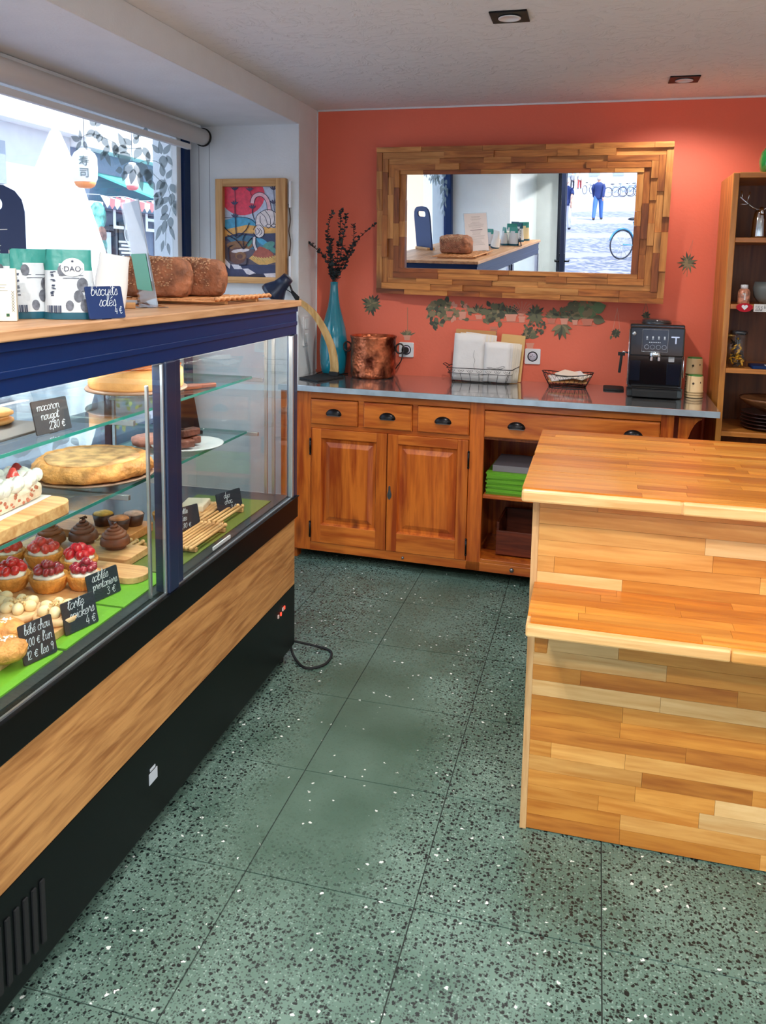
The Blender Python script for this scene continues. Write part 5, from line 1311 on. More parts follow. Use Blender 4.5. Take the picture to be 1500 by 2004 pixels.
# middle shelf
board('thick rounded wooden board under the strawberry roulade', -1.60, -1.215, 1.25, 1.70, S2, .030, r=.05)
o = MB().box(-.055, .055, -.145, .145, 0, .002).build('cake_card', paper, bevel=.0005); o.location = (-1.325, 1.545, S2 + .0305); o.rotation_euler = (0, 0, .10); tag(o, 'white card under the strawberry roulade', 'card')
ro = thing('strawberry_roulade', 'white cream roulade topped with strawberry pieces on the middle shelf', 'cake', (-1.325, 1.545, S2 + .033), .10)
spm = mat('rolled_sponge', (242, 228, 206), .7, vary=.12, vscale=60, bump=.3, bscale=70)
crm = mat('whipped_white', (240, 238, 232), .55, bump=.9, bscale=45, vary=.06, vscale=30, sss=.15)
MB().box(-.045, .045, -.13, .13, 0, .040).build('sponge_log', spm, ro, bevel=.012)
b = MB(); rn = random.Random(8)
for i in range(16):
    for k in range(4): b.ball((-.032 + k * .021 + rn.uniform(-.006, .006), -.122 + i * .0163, .050 + rn.uniform(-.004, .008)), (.016, .016, .016 + rn.uniform(0, .006)), 8, 6)
b.build('whipped_cream', crm, ro, kind='stuff')
for k, (y, s_) in enumerate(((-.10, .7), (-.02, 1), (.06, .8), (.105, 1))):
    MB().lathe([(0, 0), (.020 * s_, 0), (.017 * s_, .008), (.006, .024), (0, .026)], c=(.01 - .02 * (k % 2), y, .062), n=12).build('strawberry_piece', berry2 if k < 3 else rasp, ro)
b = MB()
for k in range(26): y, z = rn.uniform(-.12, .12), rn.uniform(.006, .036); b.ball((.0455, y, z), (.002, rn.uniform(.003, .006), rn.uniform(.002, .005)), 6, 4)
b.build('fruit_flecks', mat('fruit_fleck', (200, 120, 96), .6), ro, kind='stuff')
pt = MB().lathe([(0, 0), (.11, 0), (.172, .008), (.175, .012), (.168, .012), (.11, .005), (0, .004)], n=40).build('round_plate', mat('taupe_plate', (150, 122, 104), .4)); pt.location = (-1.375, 2.00, S2); tag(pt, 'taupe plate under the large puff pastry tart', 'plate')
tt = thing('puff_pastry_tart', 'large rough golden puff pastry tart with powdered top on the middle shelf', 'tart', (-1.375, 2.00, S2 + .0125))
def lump(a_, k, r): return r * (1 + .022 * math.sin(11 * a_ + k) + .018 * math.sin(23 * a_ + 2 * k) + .02 * math.sin(3 * a_))
MB().lathe([(0, 0), (.150, 0), (.162, .006), (.164, .020), (.158, .034), (.145, .046), (.125, .040), (.09, .036), (0, .035)], n=96, fn=lump).build('crust', crustd, tt)
MB().lathe([(.128, .0385), (.13, .0445), (.10, .0452), (.05, .0452), (0, .0455)], n=48, fn=lambda a_, k, r: r * (1 + .03 * math.sin(6 * a_))).build('sugared_top', mat('sugared_top', (226, 170, 116), .7, bump=.6, bscale=40, vary=.4, vscale=26), tt)
pt = MB().lathe([(0, 0), (.07, 0), (.118, .008), (.12, .012), (.115, .012), (.07, .005), (0, .004)], n=40).build('round_plate', mat('pale_grey_plate', (190, 196, 200), .3, coat=.4)); pt.location = (-1.305, 2.43, S2); tag(pt, 'pale grey plate under the brownies behind the right glass door', 'plate')
for k, (x, y, a_, z) in enumerate(((-1.34, 2.40, .3, 0), (-1.285, 2.36, .9, 0), (-1.30, 2.44, -.4, 0), (-1.33, 2.39, .6, .027), (-1.295, 2.42, 1.2, .027))):
    o = MB().box(-.036, .036, -.018, .018, 0, .024).build('brownie', mat('brownie_crumb', (96, 50, 36), .5, bump=.9, bscale=60, vary=.35, vscale=40, coat=.2), bevel=.004, seg=2)
    o.location = (x, y, S2 + .0125 + z); o.rotation_euler = (0, 0, a_)
    tag(o, ('brownie at the back left of the pale grey plate', 'brownie at the front of the pale grey plate, nearest the door', 'brownie at the right of the pale grey plate', 'brownie lying on top of the left ones', 'brownie lying on top of the right ones')[k], 'brownie', 'brownies piled on the pale grey plate')
o = thing('pink_wafer_stack', 'pinkish flat pastry behind the brownies on the middle shelf', 'pastry', (-1.43, 2.44, S2))
MB().lathe([(0, 0), (.075, 0), (.08, .01), (.078, .022), (0, .024)], n=36, fn=lambda a_, k, r: r * (1 + .03 * math.sin(13 * a_))).build('pastry_base', mat('pink_pastry', (206, 130, 112), .5, bump=.5, bscale=60, vary=.2, vscale=40), o)
kl = thing('dark_trapezoid', 'dark upright trapezoid standing in for a reflection at the far end of the middle shelf', 'reflection stand-in', (-1.40, 2.60, S2), .9)
MB().prism([(-.055, 0), (.055, 0), (.028, .155), (-.028, .155)], 0, .003, 'y').prism([(-.055, 0), (.055, 0), (.055, .012), (-.055, .012)], -.018, .0, 'y').build('flat_plate', mat('dark_reflection', (46, 42, 50), .2, metal=.6), kl, bevel=.001)  # dark flat plate modelled in place of a reflection in the glass
# cutting board with pale slab at right
board('small wooden board with a pale cake slab behind the far chalk signs', -1.36, -1.23, 2.40, 2.56, DZ, .018, r=.01)
o = MB().box(-.04, .04, -.05, .05, 0, .022).build('cake_slab', mat('pale_slab', (240, 222, 190), .6, vary=.06), bevel=.004); o.location = (-1.30, 2.47, DZ + .0185); o.rotation_euler = (0, 0, .2); tag(o, 'pale rectangular cake slab on the small wooden board', 'cake')

# ------------------------------------------------------------------ on top of the case
ZT = 1.3768
gB_ = 'stand-up biscuit pouches on the display case'
foil = mat('pouch_silver_white', (206, 212, 216), .35, bump=.6, bscale=14); foil2 = mat('pouch_white', (236, 236, 234), .5, bump=.2, bscale=18); teal = mat('pouch_teal', (50, 142, 132), .4, bump=.6, bscale=14); teald = mat('pouch_navy_teal', (22, 84, 104), .45)
seedm = mat('print_seed', (96, 100, 110), .6, vary=.35, vscale=90)
def pouch(label, x, y, rz, w=.108, h=.165, d=.06, face=None, top=teal, logo=False, lean=0., lay=True):
    t_ = thing('biscuit_pouch', label, 'pouch', (x, y, ZT), rz, gB_)
    n = 10; m_ = 12; vs = []
    for i in range(n + 1):
        f = i / n; dd = d * (1 - f) ** .8 * (1 if f > .03 else .9) + .002; ww = w * (1 - .16 * f)
        for k in range(2 * m_):
            if k < m_: u = k / (m_ - 1); x_ = (u - .5) * ww; y_ = -dd / 2 * (math.sin(PI * min(max(u, .001), .999)) ** .28)
            else: u = 1 - (k - m_) / (m_ - 1); x_ = (u - .5) * ww; y_ = dd / 2 * (math.sin(PI * min(max(u, .001), .999)) ** .28)
            vs.append(Vector((x_ + .0015 * math.sin(7 * f + k), y_ + .001 * math.sin(9 * f + k * 2) - lean * f * h * .2, f * h)))
    N = 2 * m_; fs = []; mi = []
    for i in range(n):
        for k in range(N): fs.append((i * N + k, i * N + (k + 1) % N, (i + 1) * N + (k + 1) % N, (i + 1) * N + k))
    b = MB().add(vs, fs, 0, True); b.add([vs[k] for k in range(N)], [tuple(range(N - 1, -1, -1))], 0); b.add([vs[n * N + k] for k in range(N)], [tuple(range(N))], 1)
    for i in range(n):
        for k in range(N):
            u = k / (m_ - 1) if k < m_ else 0
            b.m[i * N + k] = 1 if i >= 8 or (i == 7 and abs((k % m_) - m_ / 2 + .5) > 2.5) else (2 if i == 0 else 0)
    b.build('pouch_body', [face or foil, top, teald], t_)
    fy = lambda x_, z_: -(d * (1 - z_ / h) ** .8 + .002) / 2 * (math.sin(PI * min(max(x_ / (w * (1 - .16 * z_ / h)) + .5, .02), .98)) ** .28) - .0016 - lean * z_ * .2
    if lay:
        lab = MB(); rn = random.Random(int(abs(x * 1000)))
        for (cx_, cz_, r_) in ((.028, .075, .015), (.020, .05, .013), (.034, .030, .014), (-.014, .105, .012), (.002, .03, .011)):
            ps = [(cx_ + r_ * .75 * math.cos(a_), cz_ + r_ * math.sin(a_)) for a_ in [2 * PI * i / 14 for i in range(14)]]
            lab.flat([(p_[0], fy(p_[0], p_[1]) - .0004, p_[1]) for p_ in ps], 0)
        for k in range(4):
            for e in range(5): xx = -.036 + rn.uniform(-.004, .004); zz = .05 + k * .014 + rn.uniform(0, .01); lab.flat([(q[0], fy(q[0], q[1]) - .0003, q[1]) for q in ((xx, zz), (xx + .006, zz), (xx + .006, zz + .002), (xx, zz + .002))], 1)
        for k in range(9): xx = -.044 + k * .0032; lab.flat([(q[0], fy(q[0], q[1]) - .0003, q[1]) for q in ((xx, .014), (xx + .0014 + .0008 * (k % 3), .014), (xx + .0014 + .0008 * (k % 3), .03), (xx, .03))], 1)
        for k, (a0_, a1_) in enumerate(((-.02, .03), (-.012, .022))): lab.flat([(q[0], fy(q[0], q[1]) - .0003, q[1]) for q in ((a0_, .094 - k * .006), (a1_, .094 - k * .006), (a1_, .0952 - k * .006), (a0_, .0952 - k * .006))], 1)
        lab.build('printed_label', [seedm, mat('print_navy', (50, 60, 84), .6)], t_, kind='stuff')
    if logo:
        MB().add([(p_[0], fy(p_[0], p_[1]) - .0006, p_[1]) for p_ in [(.008 + .024 * math.cos(a_), .112 + .020 * math.sin(a_)) for a_ in [2 * PI * i / 24 for i in range(24)]]], [tuple(range(24))]).build('label_patch', foil2, t_)
        lettering('lettering', '·DAO·', .016, mat('print_navy', (50, 60, 84), .6), t_, T(.008, fy(.008, .106) - .0018, .108) @ FACE_Y, .0002)
        MB().prism([(.008 + .004 * math.cos(a_) * (1 if i % 2 else .4), .125 + .004 * math.sin(a_) * (1 if i % 2 else .4)) for i, a_ in enumerate([2 * PI * i / 12 for i in range(12)])], fy(.008, .125) - .0016, fy(.008, .125) - .0010, 'y').build('leaf_mark', mat('print_navy', (50, 60, 84), .6), t_)
    return t_
pouch('teal-topped silver pouch with a round seed label and name, right behind the blue price sign', *on_top(139, 626, .042), .50, w=.108, h=.150, logo=True)
pouch('teal-topped silver pouch turned aside, left of the named pouch', *on_top(62, 624, .034), .95, w=.092, h=.150)
pouch('teal and white pouch mostly hidden behind the cream box', *on_top(18, 622, .11), .5, w=.10, h=.140, d=.06)
pouch('white pouch with a red corner standing behind the teal-topped pouches', *on_top(62, 618, .16), .4, w=.11, h=.150, face=foil2, top=foil2, lay=False)
pouch('plain white pouch leaning to the right behind the named pouch', *on_top(210, 612, .05), .75, w=.085, h=.145, d=.06, face=foil2, top=foil2, lay=False).rotation_euler = (0, .16, .62)
for k, (x, y, rz, tp, fc) in enumerate(((-1.20, 1.30, 3.2, teal, foil), (-1.17, 1.19, 3.5, teald, foil), (-1.15, 1.08, 3.0, teal, mat('pouch_cream', (226, 208, 160), .5)), (-1.24, 1.03, 3.6, teald, teald))):
    _ = pouch(('silver pouch with teal top seen only in the mirror, nearest the cream box', 'silver pouch with dark top seen only in the mirror', 'cream coloured pouch seen only in the mirror', 'dark teal pouch seen only in the mirror, at the end of the case')[k], x, y, rz, top=tp, face=fc, lay=k < 2)
red = MB().prism([(0, 0), (.03, .005), (.028, .03), (.002, .026)], 0, .003, 'y').build('red_card', mat('red_card', (214, 70, 84), .6)); red.location = (-1.335, 1.735, ZT + .115); red.rotation_euler = (0, 0, .5); red.location = (-1.325, 1.71, ZT); red.data.transform(T(0, 0, .0) @ Matrix.Diagonal((1, 1, 4.6, 1))); tag(red, 'upright red card peeping out between the pouches', 'card')
bxx = thing('cream_box', 'cream paper box with thin print on the left end of the case top', 'box', (*on_top(-6, 629, .02), ZT), .62)
MB().box(-.04, .04, -.022, .022, 0, .108).build('box_body', mat('cream_card', (234, 230, 214), .7), bxx, bevel=.0015)
b = MB().box(.020, .026, -.0226, -.0222, .010, .016, 1)
for k in range(7): b.strokes([[(.031, .02 + k * .006), (.036, .026 + k * .006)], [(.036, .02 + k * .006), (.031, .026 + k * .006)]], .0008, lambda x, y: (x, -.0225, y), 0)
for k, w_ in enumerate((.024, .018, .028)): b.strokes([[(.0 - w_ / 2 + .01, .075 - k * .006), (w_ / 2 + .01, .075 - k * .006)]], .0008, lambda x, y: (x, -.0225, y), 0)
b.build('box_print', [mat('print_grey', (110, 108, 100), .6), mat('print_green_square', (40, 90, 60), .6)], bxx, kind='stuff')
sign('price_sign', 'blue chalk sign with 4 euro price leaning on the pouches on the case top', 'sign', tuple(on_z(177, 626.5, ZT))[:2], tuple(on_z(247, 622.5, ZT))[:2], .072, ZT, [('biscuits', .008, .052, .95), ('salHs', .026, .028, .95), ('4 E', .066, .010, .85)], m=slateb, lean=.2, xh=.0135)
# acrylic menu stand
ms = thing('menu_stand', 'leaning clear acrylic stand with a printed menu sheet seen almost edge-on', 'menu stand', (-1.262, 2.128, ZT), math.atan2(-.71, .70))
mx = T(0, 0, .002) @ rotx(.16)
MB().box(-.105, .105, -.002, .002, 0, .30, 0, mx).box(-.105, .105, -.05, .03, 0, .003).build('acrylic_sheet', clr, ms)
MB().box(-.10, .10, .0025, .0032, .004, .296, 0, mx).build('menu_sheet', mat('menu_paper', (228, 222, 222), .7), ms)
b = MB()
for s_ in (-1,):
    yy = .0036 if s_ < 0 else .0018
    rn = random.Random(4)
    for k in range(26):
        z_ = .27 - k * .0088
        if k in (4, 11): continue
        w_ = rn.uniform(.03, .075); h_ = .0012 if k != 12 else .004
        b.box(-w_, w_, yy, yy + .0002, z_, z_ + h_, 0, mx)
b.build('menu_text', mat('print_grey_dark', (110, 100, 108), .7), ms, kind='stuff')
MB().box(-.085, .085, -.0032, -.0026, .045, .150, 0, mx).build('green_panel', mat('mint_print', (120, 206, 178), .6), ms)
# blue chalk paddle
pdl = thing('chalk_paddle', 'tall blue chalk board with a handle slot standing by the window', 'chalk board', (-1.742, 2.02, ZT), math.atan2(.64, .77))
outer = [(.125, .0), (.125, .27), (.118, .305), (.10, .33), (.07, .345), (.0, .352), (-.07, .345), (-.10, .33), (-.118, .305), (-.125, .27), (-.125, 0)]
hole = rrect(.13, .045, .02, 4, 0, .29)
b = MB(); mx = rotx(-.08)
def cast(poly, a_):
    best = None
    for (p_, q_) in zip(poly, poly[1:] + poly[:1]):
        dx_, dz_ = math.cos(a_), math.sin(a_); ex, ez = q_[0] - p_[0], q_[1] - p_[1]; den = dx_ * ez - dz_ * ex
        if abs(den) < 1e-9: continue
        s_ = (p_[0] * ez - (p_[1] - .29) * ex) / den; u_ = (p_[0] * dz_ - (p_[1] - .29) * dx_) / den
        if s_ > 0 and -1e-6 <= u_ <= 1 + 1e-6 and (best is None or s_ > best): best = s_
    return (math.cos(a_) * best, .29 + math.sin(a_) * best)
angs = sorted([2 * PI * i / 56 - PI + .01 for i in range(56)] + [math.atan2(z_ - .29, x_) for x_, z_ in outer])
N = len(angs); hole = [cast(hole, a_) for a_ in angs]; oo = [cast(outer, a_) for a_ in angs]
vs = []
for y in (0, .012):
    vs += [mx @ Vector((x, y, z)) for x, z in hole] + [mx @ Vector((x, y, z)) for x, z in oo]
fs = []
for i in range(N):
    j_ = (i + 1) % N
    fs += [(i, j_, N + j_, N + i), (2 * N + i, 3 * N + i, 3 * N + j_, 2 * N + j_), (i, 2 * N + i, 2 * N + j_, j_), (N + i, N + j_, 3 * N + j_, 3 * N + i)]
b.add(vs, fs); b.build('paddle_board', slateb, pdl)
MB().strokes(pen('pain bio', -.06, .222, .018, .15) , .0022, lambda x, y: tuple(mx @ Vector((x, -.0012, y)))).strokes(pen('et farine', -.075, .180, .018, .15, fit=.19), .0022, lambda x, y: tuple(mx @ Vector((x, -.0012, y)))).strokes(pen('de la barriH', -.112, .140, .018, .15, fit=.224), .0022, lambda x, y: tuple(mx @ Vector((x, -.0012, y)))).strokes([[(.045, .214), (.075, .216)]], .002, lambda x, y: tuple(mx @ Vector((x, -.0012, y)))).build('handwriting', chalk, pdl)
MB().box(-.10, .10, -.03, .04, 0, .02).build('wooden_foot', oak_b, pdl, bevel=.003)
# lattice tray with loaves
tr = thing('lattice_tray', 'raised woven lattice tray of light wood under the seeded loaves', 'tray', (-1.275, 2.475, ZT), .03)
lat = wood('lattice_wood', (222, 164, 112), (188, 124, 74), 'Y', .5)
for s_ in (-.13, .13): MB().box(-.15, .15, s_ - .012, s_ + .012, 0, .010).build('tray_foot', oak_b, tr, bevel=.001)
for k in range(10):
    y = -.215 + k * .0478
    MB().box(-.155, .155, y - .011, y + .011, .0105, .0150).build('slat', lat, tr, bevel=.001)
for k in range(9):
    x = -.15 + k * .0375
    MB().box(x - .007, x + .007, -.225, .225, .0151, .0185).build('cross_slat', lat, tr, bevel=.001)
# twisted rim towards the room
MB().tube([(.158 + .003 * math.sin(i * 1.2), -.228 + i * .0076, .019 + .003 * math.cos(i * 1.2)) for i in range(61)], .0055, 8).build('rope_rim', lat, tr)
brd = mat('loaf_crust', (160, 102, 70), .65, bump=1., bscale=45, vary=.42, vscale=24)
seedc = mat('loaf_seeds', (206, 162, 126), .7, vary=.35, vscale=120)
def loaf(label, x, y, rz, seed):
    t_ = thing('seeded_loaf', label, 'bread', (x, y, ZT + .0187), rz, 'seeded loaves on the lattice tray')
    n, m_ = 22, 20; vs = []; Lh, Wd, Ht = .135, .062, .125; rn = random.Random(seed)
    for i in range(n + 1):
        f = -1 + 2 * i / n; e = (1 - abs(f) ** 9) ** .5 if abs(f) < 1 else 0
        e2 = 1 - .22 * abs(f) ** 2.2
        for k in range(m_):
            a_ = 2 * PI * k / m_; cx_, cz_ = math.cos(a_), math.sin(a_)
            px = Wd * math.copysign(abs(cx_) ** .4, cx_) * (.84 + .16 * max(cz_, 0)) * (.25 + .75 * e if abs(f) > .9 else 1)
            pz_ = Ht / 2 + Ht / 2 * math.copysign(abs(cz_) ** (.6 if cz_ > 0 else .3), cz_) * (e2 if cz_ > 0 else 1) * (.3 + .7 * e if abs(f) > .9 else 1)
            q = 1 + rn.uniform(-.022, .022) + (.035 * math.sin(i * .9 + k * .8) if cz_ > .2 else 0)
            vs.append(Vector((f * Lh, px * q, max(pz_ * q, .0))))
    fs = [(i * m_ + k, (i + 1) * m_ + k, (i + 1) * m_ + (k + 1) % m_, i * m_ + (k + 1) % m_) for i in range(n) for k in range(m_)] + [tuple(range(m_)), tuple(n * m_ + k for k in range(m_ - 1, -1, -1))]
    MB().add(vs, fs, 0, True).build('crumb_body', brd, t_)
    b = MB()
    for k in range(900):
        x_ = rn.uniform(-.115, .085); a_ = rn.uniform(-.35, PI + .35); cx_, cz_ = math.cos(a_), math.sin(a_)
        if cz_ < .0 : a_ = -a_ * .5
        e2 = 1 - .22 * abs(x_ / Lh) ** 2.2
        px = Wd * math.copysign(abs(cx_) ** .4, cx_) * (.84 + .16 * max(cz_, 0)); pz_ = Ht / 2 + Ht / 2 * math.copysign(abs(cz_) ** .6, cz_) * e2
        if pz_ < .035: continue
        s_ = rn.uniform(.0016, .0034)
        b.ball((x_, px * 1.01, pz_ * 1.01), (s_ * 1.5, s_, s_ * .8), 5, 4, 0, rotz(rn.uniform(0, 3)))
    b.build('seed_topping', seedc, t_, kind='stuff')
    return t_
loaf('nearer seeded brown tin loaf, partly behind the acrylic menu stand', -1.375, 2.33, .25, 1)
loaf('farther seeded brown tin loaf beside the desk lamp end of the tray', -1.325, 2.475, .30, 2)
db = thing('wooden_block', 'small wooden block with dark letters lying behind the menu stand', 'block', (-1.275, 1.985, ZT + .0), .55)
MB().box(-.05, .05, -.012, .012, 0, .016).build('block_body', oak_b, db, bevel=.001)
lettering('lettering', 'DE', .013, ink, db, T(.0, -.0126, .008) @ FACE_Y, .0002)

# ------------------------------------------------------------------ across the street, seen through the bay window
FX = -7.0
def fy_(u, v): return on_x(u, v, FX)
wallw = mat('white_render_wall', (204, 207, 212), .8, vary=.03); wallp = mat('peach_render_wall', (240, 200, 170), .8)
greyb = mat('grey_blue_front', (110, 122, 148), .6); greyd = mat('dark_grey_front', (84, 88, 98), .6); lightg = mat('light_door', (206, 216, 226), .4)
ys = fy_(142, 400).y
WBd = thing('white_building', 'white rendered building across the street at the left of the bay window', 'building', (FX - 1.5, (ys - 14) / 2, -.1))
MB().box(FX - 3, FX, -14, ys - .01, -.1, fy_(60, 250).z).build('wall', wallw, WBd, world=True)
cz = fy_(60, 250).z
MB().box(FX - 3, FX + .25, -14, ys - .01, cz, cz + .28).build('cornice', mat('cornice_white', (240, 240, 240), .7), WBd, world=True)
for (u0, v0, u1, v1) in ((-60, 262, 8, 360),):
    a = fy_(u0, v0); b_ = fy_(u1, v1); w_ = MB().box(FX - .02, FX + .04, a.y, b_.y, b_.z, a.z).build('window', mat('shutter_grey', (150, 160, 172), .6), WBd, world=True)
    a = fy_(50, 420); c_ = fy_(86, 462)
MB().box(FX, FX + .03, a.y, c_.y, c_.z, a.z).build('yellow_panel', mat('yellow_panel', (236, 206, 110), .7), WBd, world=True)
MB().box(FX, FX + .02, -12, -5.5, -.1, 3.2).build('peach_panel', wallp, WBd, world=True)
for k in range(5): MB().box(FX, FX + .06, -3.5 + k * 2, -2.4 + k * 2, 1.0, 2.3).build('window', mat('shutter_grey', (150, 160, 172), .6), WBd, world=True)
y1 = 18
SB = thing('shop_building', 'grey blue shop front across the street behind the leaf stickers', 'building', (FX - 1.5, (ys + y1) / 2, -.1))
zt_ = fy_(250, 300).z
MB().box(FX - 3, FX, ys, y1, -.1, zt_ - .1).build('wall', greyb, SB, world=True)
MB().box(FX - 3, FX + .25, ys, y1, zt_ - .1, zt_ + .28).build('cornice', mat('cornice_white', (240, 240, 240), .7), SB, world=True)
a = fy_(178, 399); b_ = fy_(345, 445)
MB().box(FX, FX + .18, a.y, y1, b_.z + .12, a.z).build('sign_fascia', mat('fascia_grey', (104, 108, 124), .6), SB, world=True)
MB().box(FX, FX + .26, a.y, y1, a.z - .06, a.z + .02).build('fascia_moulding', greyb, SB, world=True)
c_ = fy_(272, 431)
inv = frame(SB).inverted()
lettering('lettering', 'LITERIE', .52, porcelain, SB, inv @ T(FX + .185, c_.y, c_.z - .02) @ FACE_X, .004, 1.25)
# awning
aw = mat('turquoise_awning', (140, 214, 208), .7)
_t = aw.node_tree; _x = _t.nodes.new('ShaderNodeMixShader'); _b = _t.nodes.new('ShaderNodeBsdfTranslucent'); _b.inputs[0].default_value = srgb(176, 236, 232); _x.inputs[0].default_value = .6
_t.links.new(_t.nodes['Principled BSDF'].outputs[0], _x.inputs[1]); _t.links.new(_b.outputs[0], _x.inputs[2]); _t.links.new(_x.outputs[0], _t.nodes['Material Output'].inputs[0])
a = fy_(183, 336); b_ = fy_(188, 398); 
MB().add([(FX, a.y, a.z), (FX, 15, a.z), (FX + .9, 15, b_.z + .1), (FX + .9, a.y + .0, b_.z + .1), (FX, a.y, a.z - .03), (FX, 15, a.z - .03), (FX + .9, 15, b_.z + .07), (FX + .9, a.y, b_.z + .07)], [(0, 1, 2, 3), (7, 6, 5, 4), (0, 3, 7, 4), (1, 5, 6, 2), (3, 2, 6, 7), (0, 4, 5, 1)]).build('awning', aw, SB, world=True)
# doors, board, curtains
def panel(u0, v0, u1, v1, name, m, d0=0., d1=.03):
    a = fy_(u0, v0); b_ = fy_(u1, v1); return MB().box(FX + d0, FX + d1, a.y, b_.y, b_.z, a.z).build(name, m, SB, world=True)
panel(146, 392, 176, 560, 'menu_column', mat('menu_column', (232, 226, 220), .7), 0, .25)
for k, (u, v, c_) in enumerate(((160, 423, (110, 190, 180)), (152, 448, (130, 170, 150)), (167, 460, (150, 110, 100)), (154, 472, (160, 120, 90)), (168, 480, (120, 180, 170)), (155, 492, (140, 110, 100)), (168, 498, (110, 100, 100)))):
    a = fy_(u, v); MB().lathe([(0, .26), (.13 if k else .2, .26), (.12, .262), (0, .263)], n=14, mx=roty(PI / 2)).build('food_picture', mat('food_%d' % k, c_, .6, vary=.5, vscale=9), SB).location = (inv @ Vector((FX, a.y, a.z)))
panel(177, 452, 214, 600, 'door_pane', lightg, .01, .06); panel(176, 440, 216, 452, 'door_frame', greyd, 0, .08); panel(214, 440, 222, 600, 'door_frame', greyd, 0, .1)
panel(223, 434, 268, 600, 'dark_board', mat('board_dark', (70, 76, 86), .6), .0, .08)
for k in range(8): panel(300 + k * 6, 440, 305 + k * 6, 600, 'curtain_fold', mat('curtain_%d' % (k % 2), (150 + 20 * (k % 2),) * 2 + (160 + 20 * (k % 2),), .8), .0, .04 + .02 * (k % 2))
a = fy_(247, 456)
MB().tube([(FX + .09, a.y + .19 * math.cos(q), a.z + .19 * math.sin(q)) for q in [2 * PI * i / 24 for i in range(24)]], .012, 6, close=True).build('round_logo', porcelain, SB, world=True)
lettering('lettering', '2', .34, porcelain, SB, inv @ T(FX + .09, a.y, a.z) @ FACE_X, .004)
b = MB(); rn = random.Random(2)
for k in range(4):
    a = fy_(246, 476 + k * 7); b.box(FX + .082, FX + .09, a.y - .32 * (1 - .2 * (k % 2)), a.y + .32 * (1 - .2 * (k % 2)), a.z, a.z + .03)
for k in range(14): a = fy_(rn.uniform(228, 264), rn.uniform(504, 530)); b.box(FX + .082, FX + .09, a.y, a.y + .05, a.z, a.z + .04)
b.build('board_print', porcelain, SB, world=True, kind='stuff')
# bunting
bn = thing('bunting', 'string of small red and white pennants hanging below the turquoise awning', 'bunting', (FX + 1, fy_(260, 390).y, fy_(260, 390).z))
for k in range(12):
    u = 196 + k * 10; v = 381 + .0 * k + 2 * math.sin(k) + (u - 196) * .13
    a = on_x(u, v, FX + .95); MB().add([tuple(a), tuple(a + Vector((0, .3, -.02))), tuple(a + Vector((0, .15, -.15))), tuple(a + Vector((.01, .15, -.02)))], [(0, 1, 2), (0, 2, 3), (1, 3, 2)]).build('pennant', mat('pennant_red', (226, 120, 124), .7) if k % 2 else porcelain, bn, world=True)
MB().tube([(FX + .03, ys + .12, on_x(190, 380, FX + .95).z + .1)] + [tuple(on_x(196 + k * 10, 381 + 2 * math.sin(k) + k * 1.3, FX + .95)) for k in range(13)] + [(FX + .03, on_x(320, 398, FX + .95).y + 1.2, on_x(320, 398, FX + .95).z + .1)], .006, 5).build('string', porcelain, bn, world=True)
# lanterns
def lantern(u, v, w, h, label, txt, x=-4.2, cap=(240, 150, 90)):
    a = on_x(u, v, x); k = (a - Vector((0, 0, EYE))).length / F
    t_ = thing('paper_lantern', label, 'lantern', a, .55, 'paper lanterns hanging over the street')
    R_ = w * k / 2; H_ = h * k
    MB().lathe([(R_ * .5, -H_ / 2), (R_ * .8, -H_ * .42), (R_ * .97, -H_ * .3), (R_, 0), (R_ * .97, H_ * .3), (R_ * .8, H_ * .42), (R_ * .5, H_ / 2)], n=28, fn=lambda q, i, r: r).build('lantern_body', mat('lantern_white', (250, 248, 244), .7), t_)
    MB().lathe([(R_ * .5, -H_ * .56), (R_ * .74, -H_ * .5), (R_ * .86, -H_ * .40), (R_ * .8, -H_ * .40), (.0, -H_ * .5)], n=24).build('lantern_base', mat('lantern_base_%d' % cap[1], cap, .6), t_)
    MB().lathe([(R_ * .45, H_ * .5), (R_ * .5, H_ * .54), (R_ * .3, H_ * .56), (.0, H_ * .56)], n=16).build('lantern_cap', porcelain, t_)
    MB().tube([(0, 0, H_ * .56), (0, 0, 4.2 - a.z)], .004, 4).build('hanging_cord', greyd, t_)
    for i, ch in enumerate(txt):
        lettering('lettering', ch, H_ * .30, mat('lantern_ink', (110, 124, 122), .7), t_, T(0, -R_ * 1.02, H_ * (.15 - .33 * i)) @ FACE_Y, .004)
    return t_
lantern(166, 329, 44, 62, 'white paper lantern with two dark characters, nearer the left of the window', '寿司')
lantern(259, 345, 26, 44, 'smaller white and pink lantern half hidden behind the leaf stickers', '', cap=(230, 130, 130))
cbl = on_x(166, 329, -4.2); cb2 = on_x(259, 345, -4.2)
tag(MB().tube([(-6.97, cbl.y - 1.2, 4.25), (-4.2, cbl.y, 4.2), (-4.2, cb2.y, 4.2), (-6.97, cb2.y + 2, 4.3)], .008, 6).build('overhead_cable', greyd), 'thin cable strung over the street from which the paper lanterns hang', 'cable')
# parasol
pa = on_x(118, 560, -6.0)
ps = thing('closed_parasol', 'large closed white parasol in bright sun across the street', 'parasol', (-5.6, pa.y * 5.6 / 6, -.1))
MB().tube([(0, 0, 0), (0, 0, 3.0)], .035, 10).build('pole', porcelain, ps)
MB().lathe([(.72, .6), (.62, 1.0), (.42, 1.8), (.22, 2.5), (.05, 2.95), (0, 3.0)], n=32, fn=lambda q, k, r: r * (1 + .10 * math.cos(8 * q))).build('folded_canopy', mat('parasol_canvas', (250, 250, 248), .7), ps)
MB().lathe([(.0, 0), (.35, 0), (.35, .1), (.0, .12)], n=20).build('base', greyd, ps)
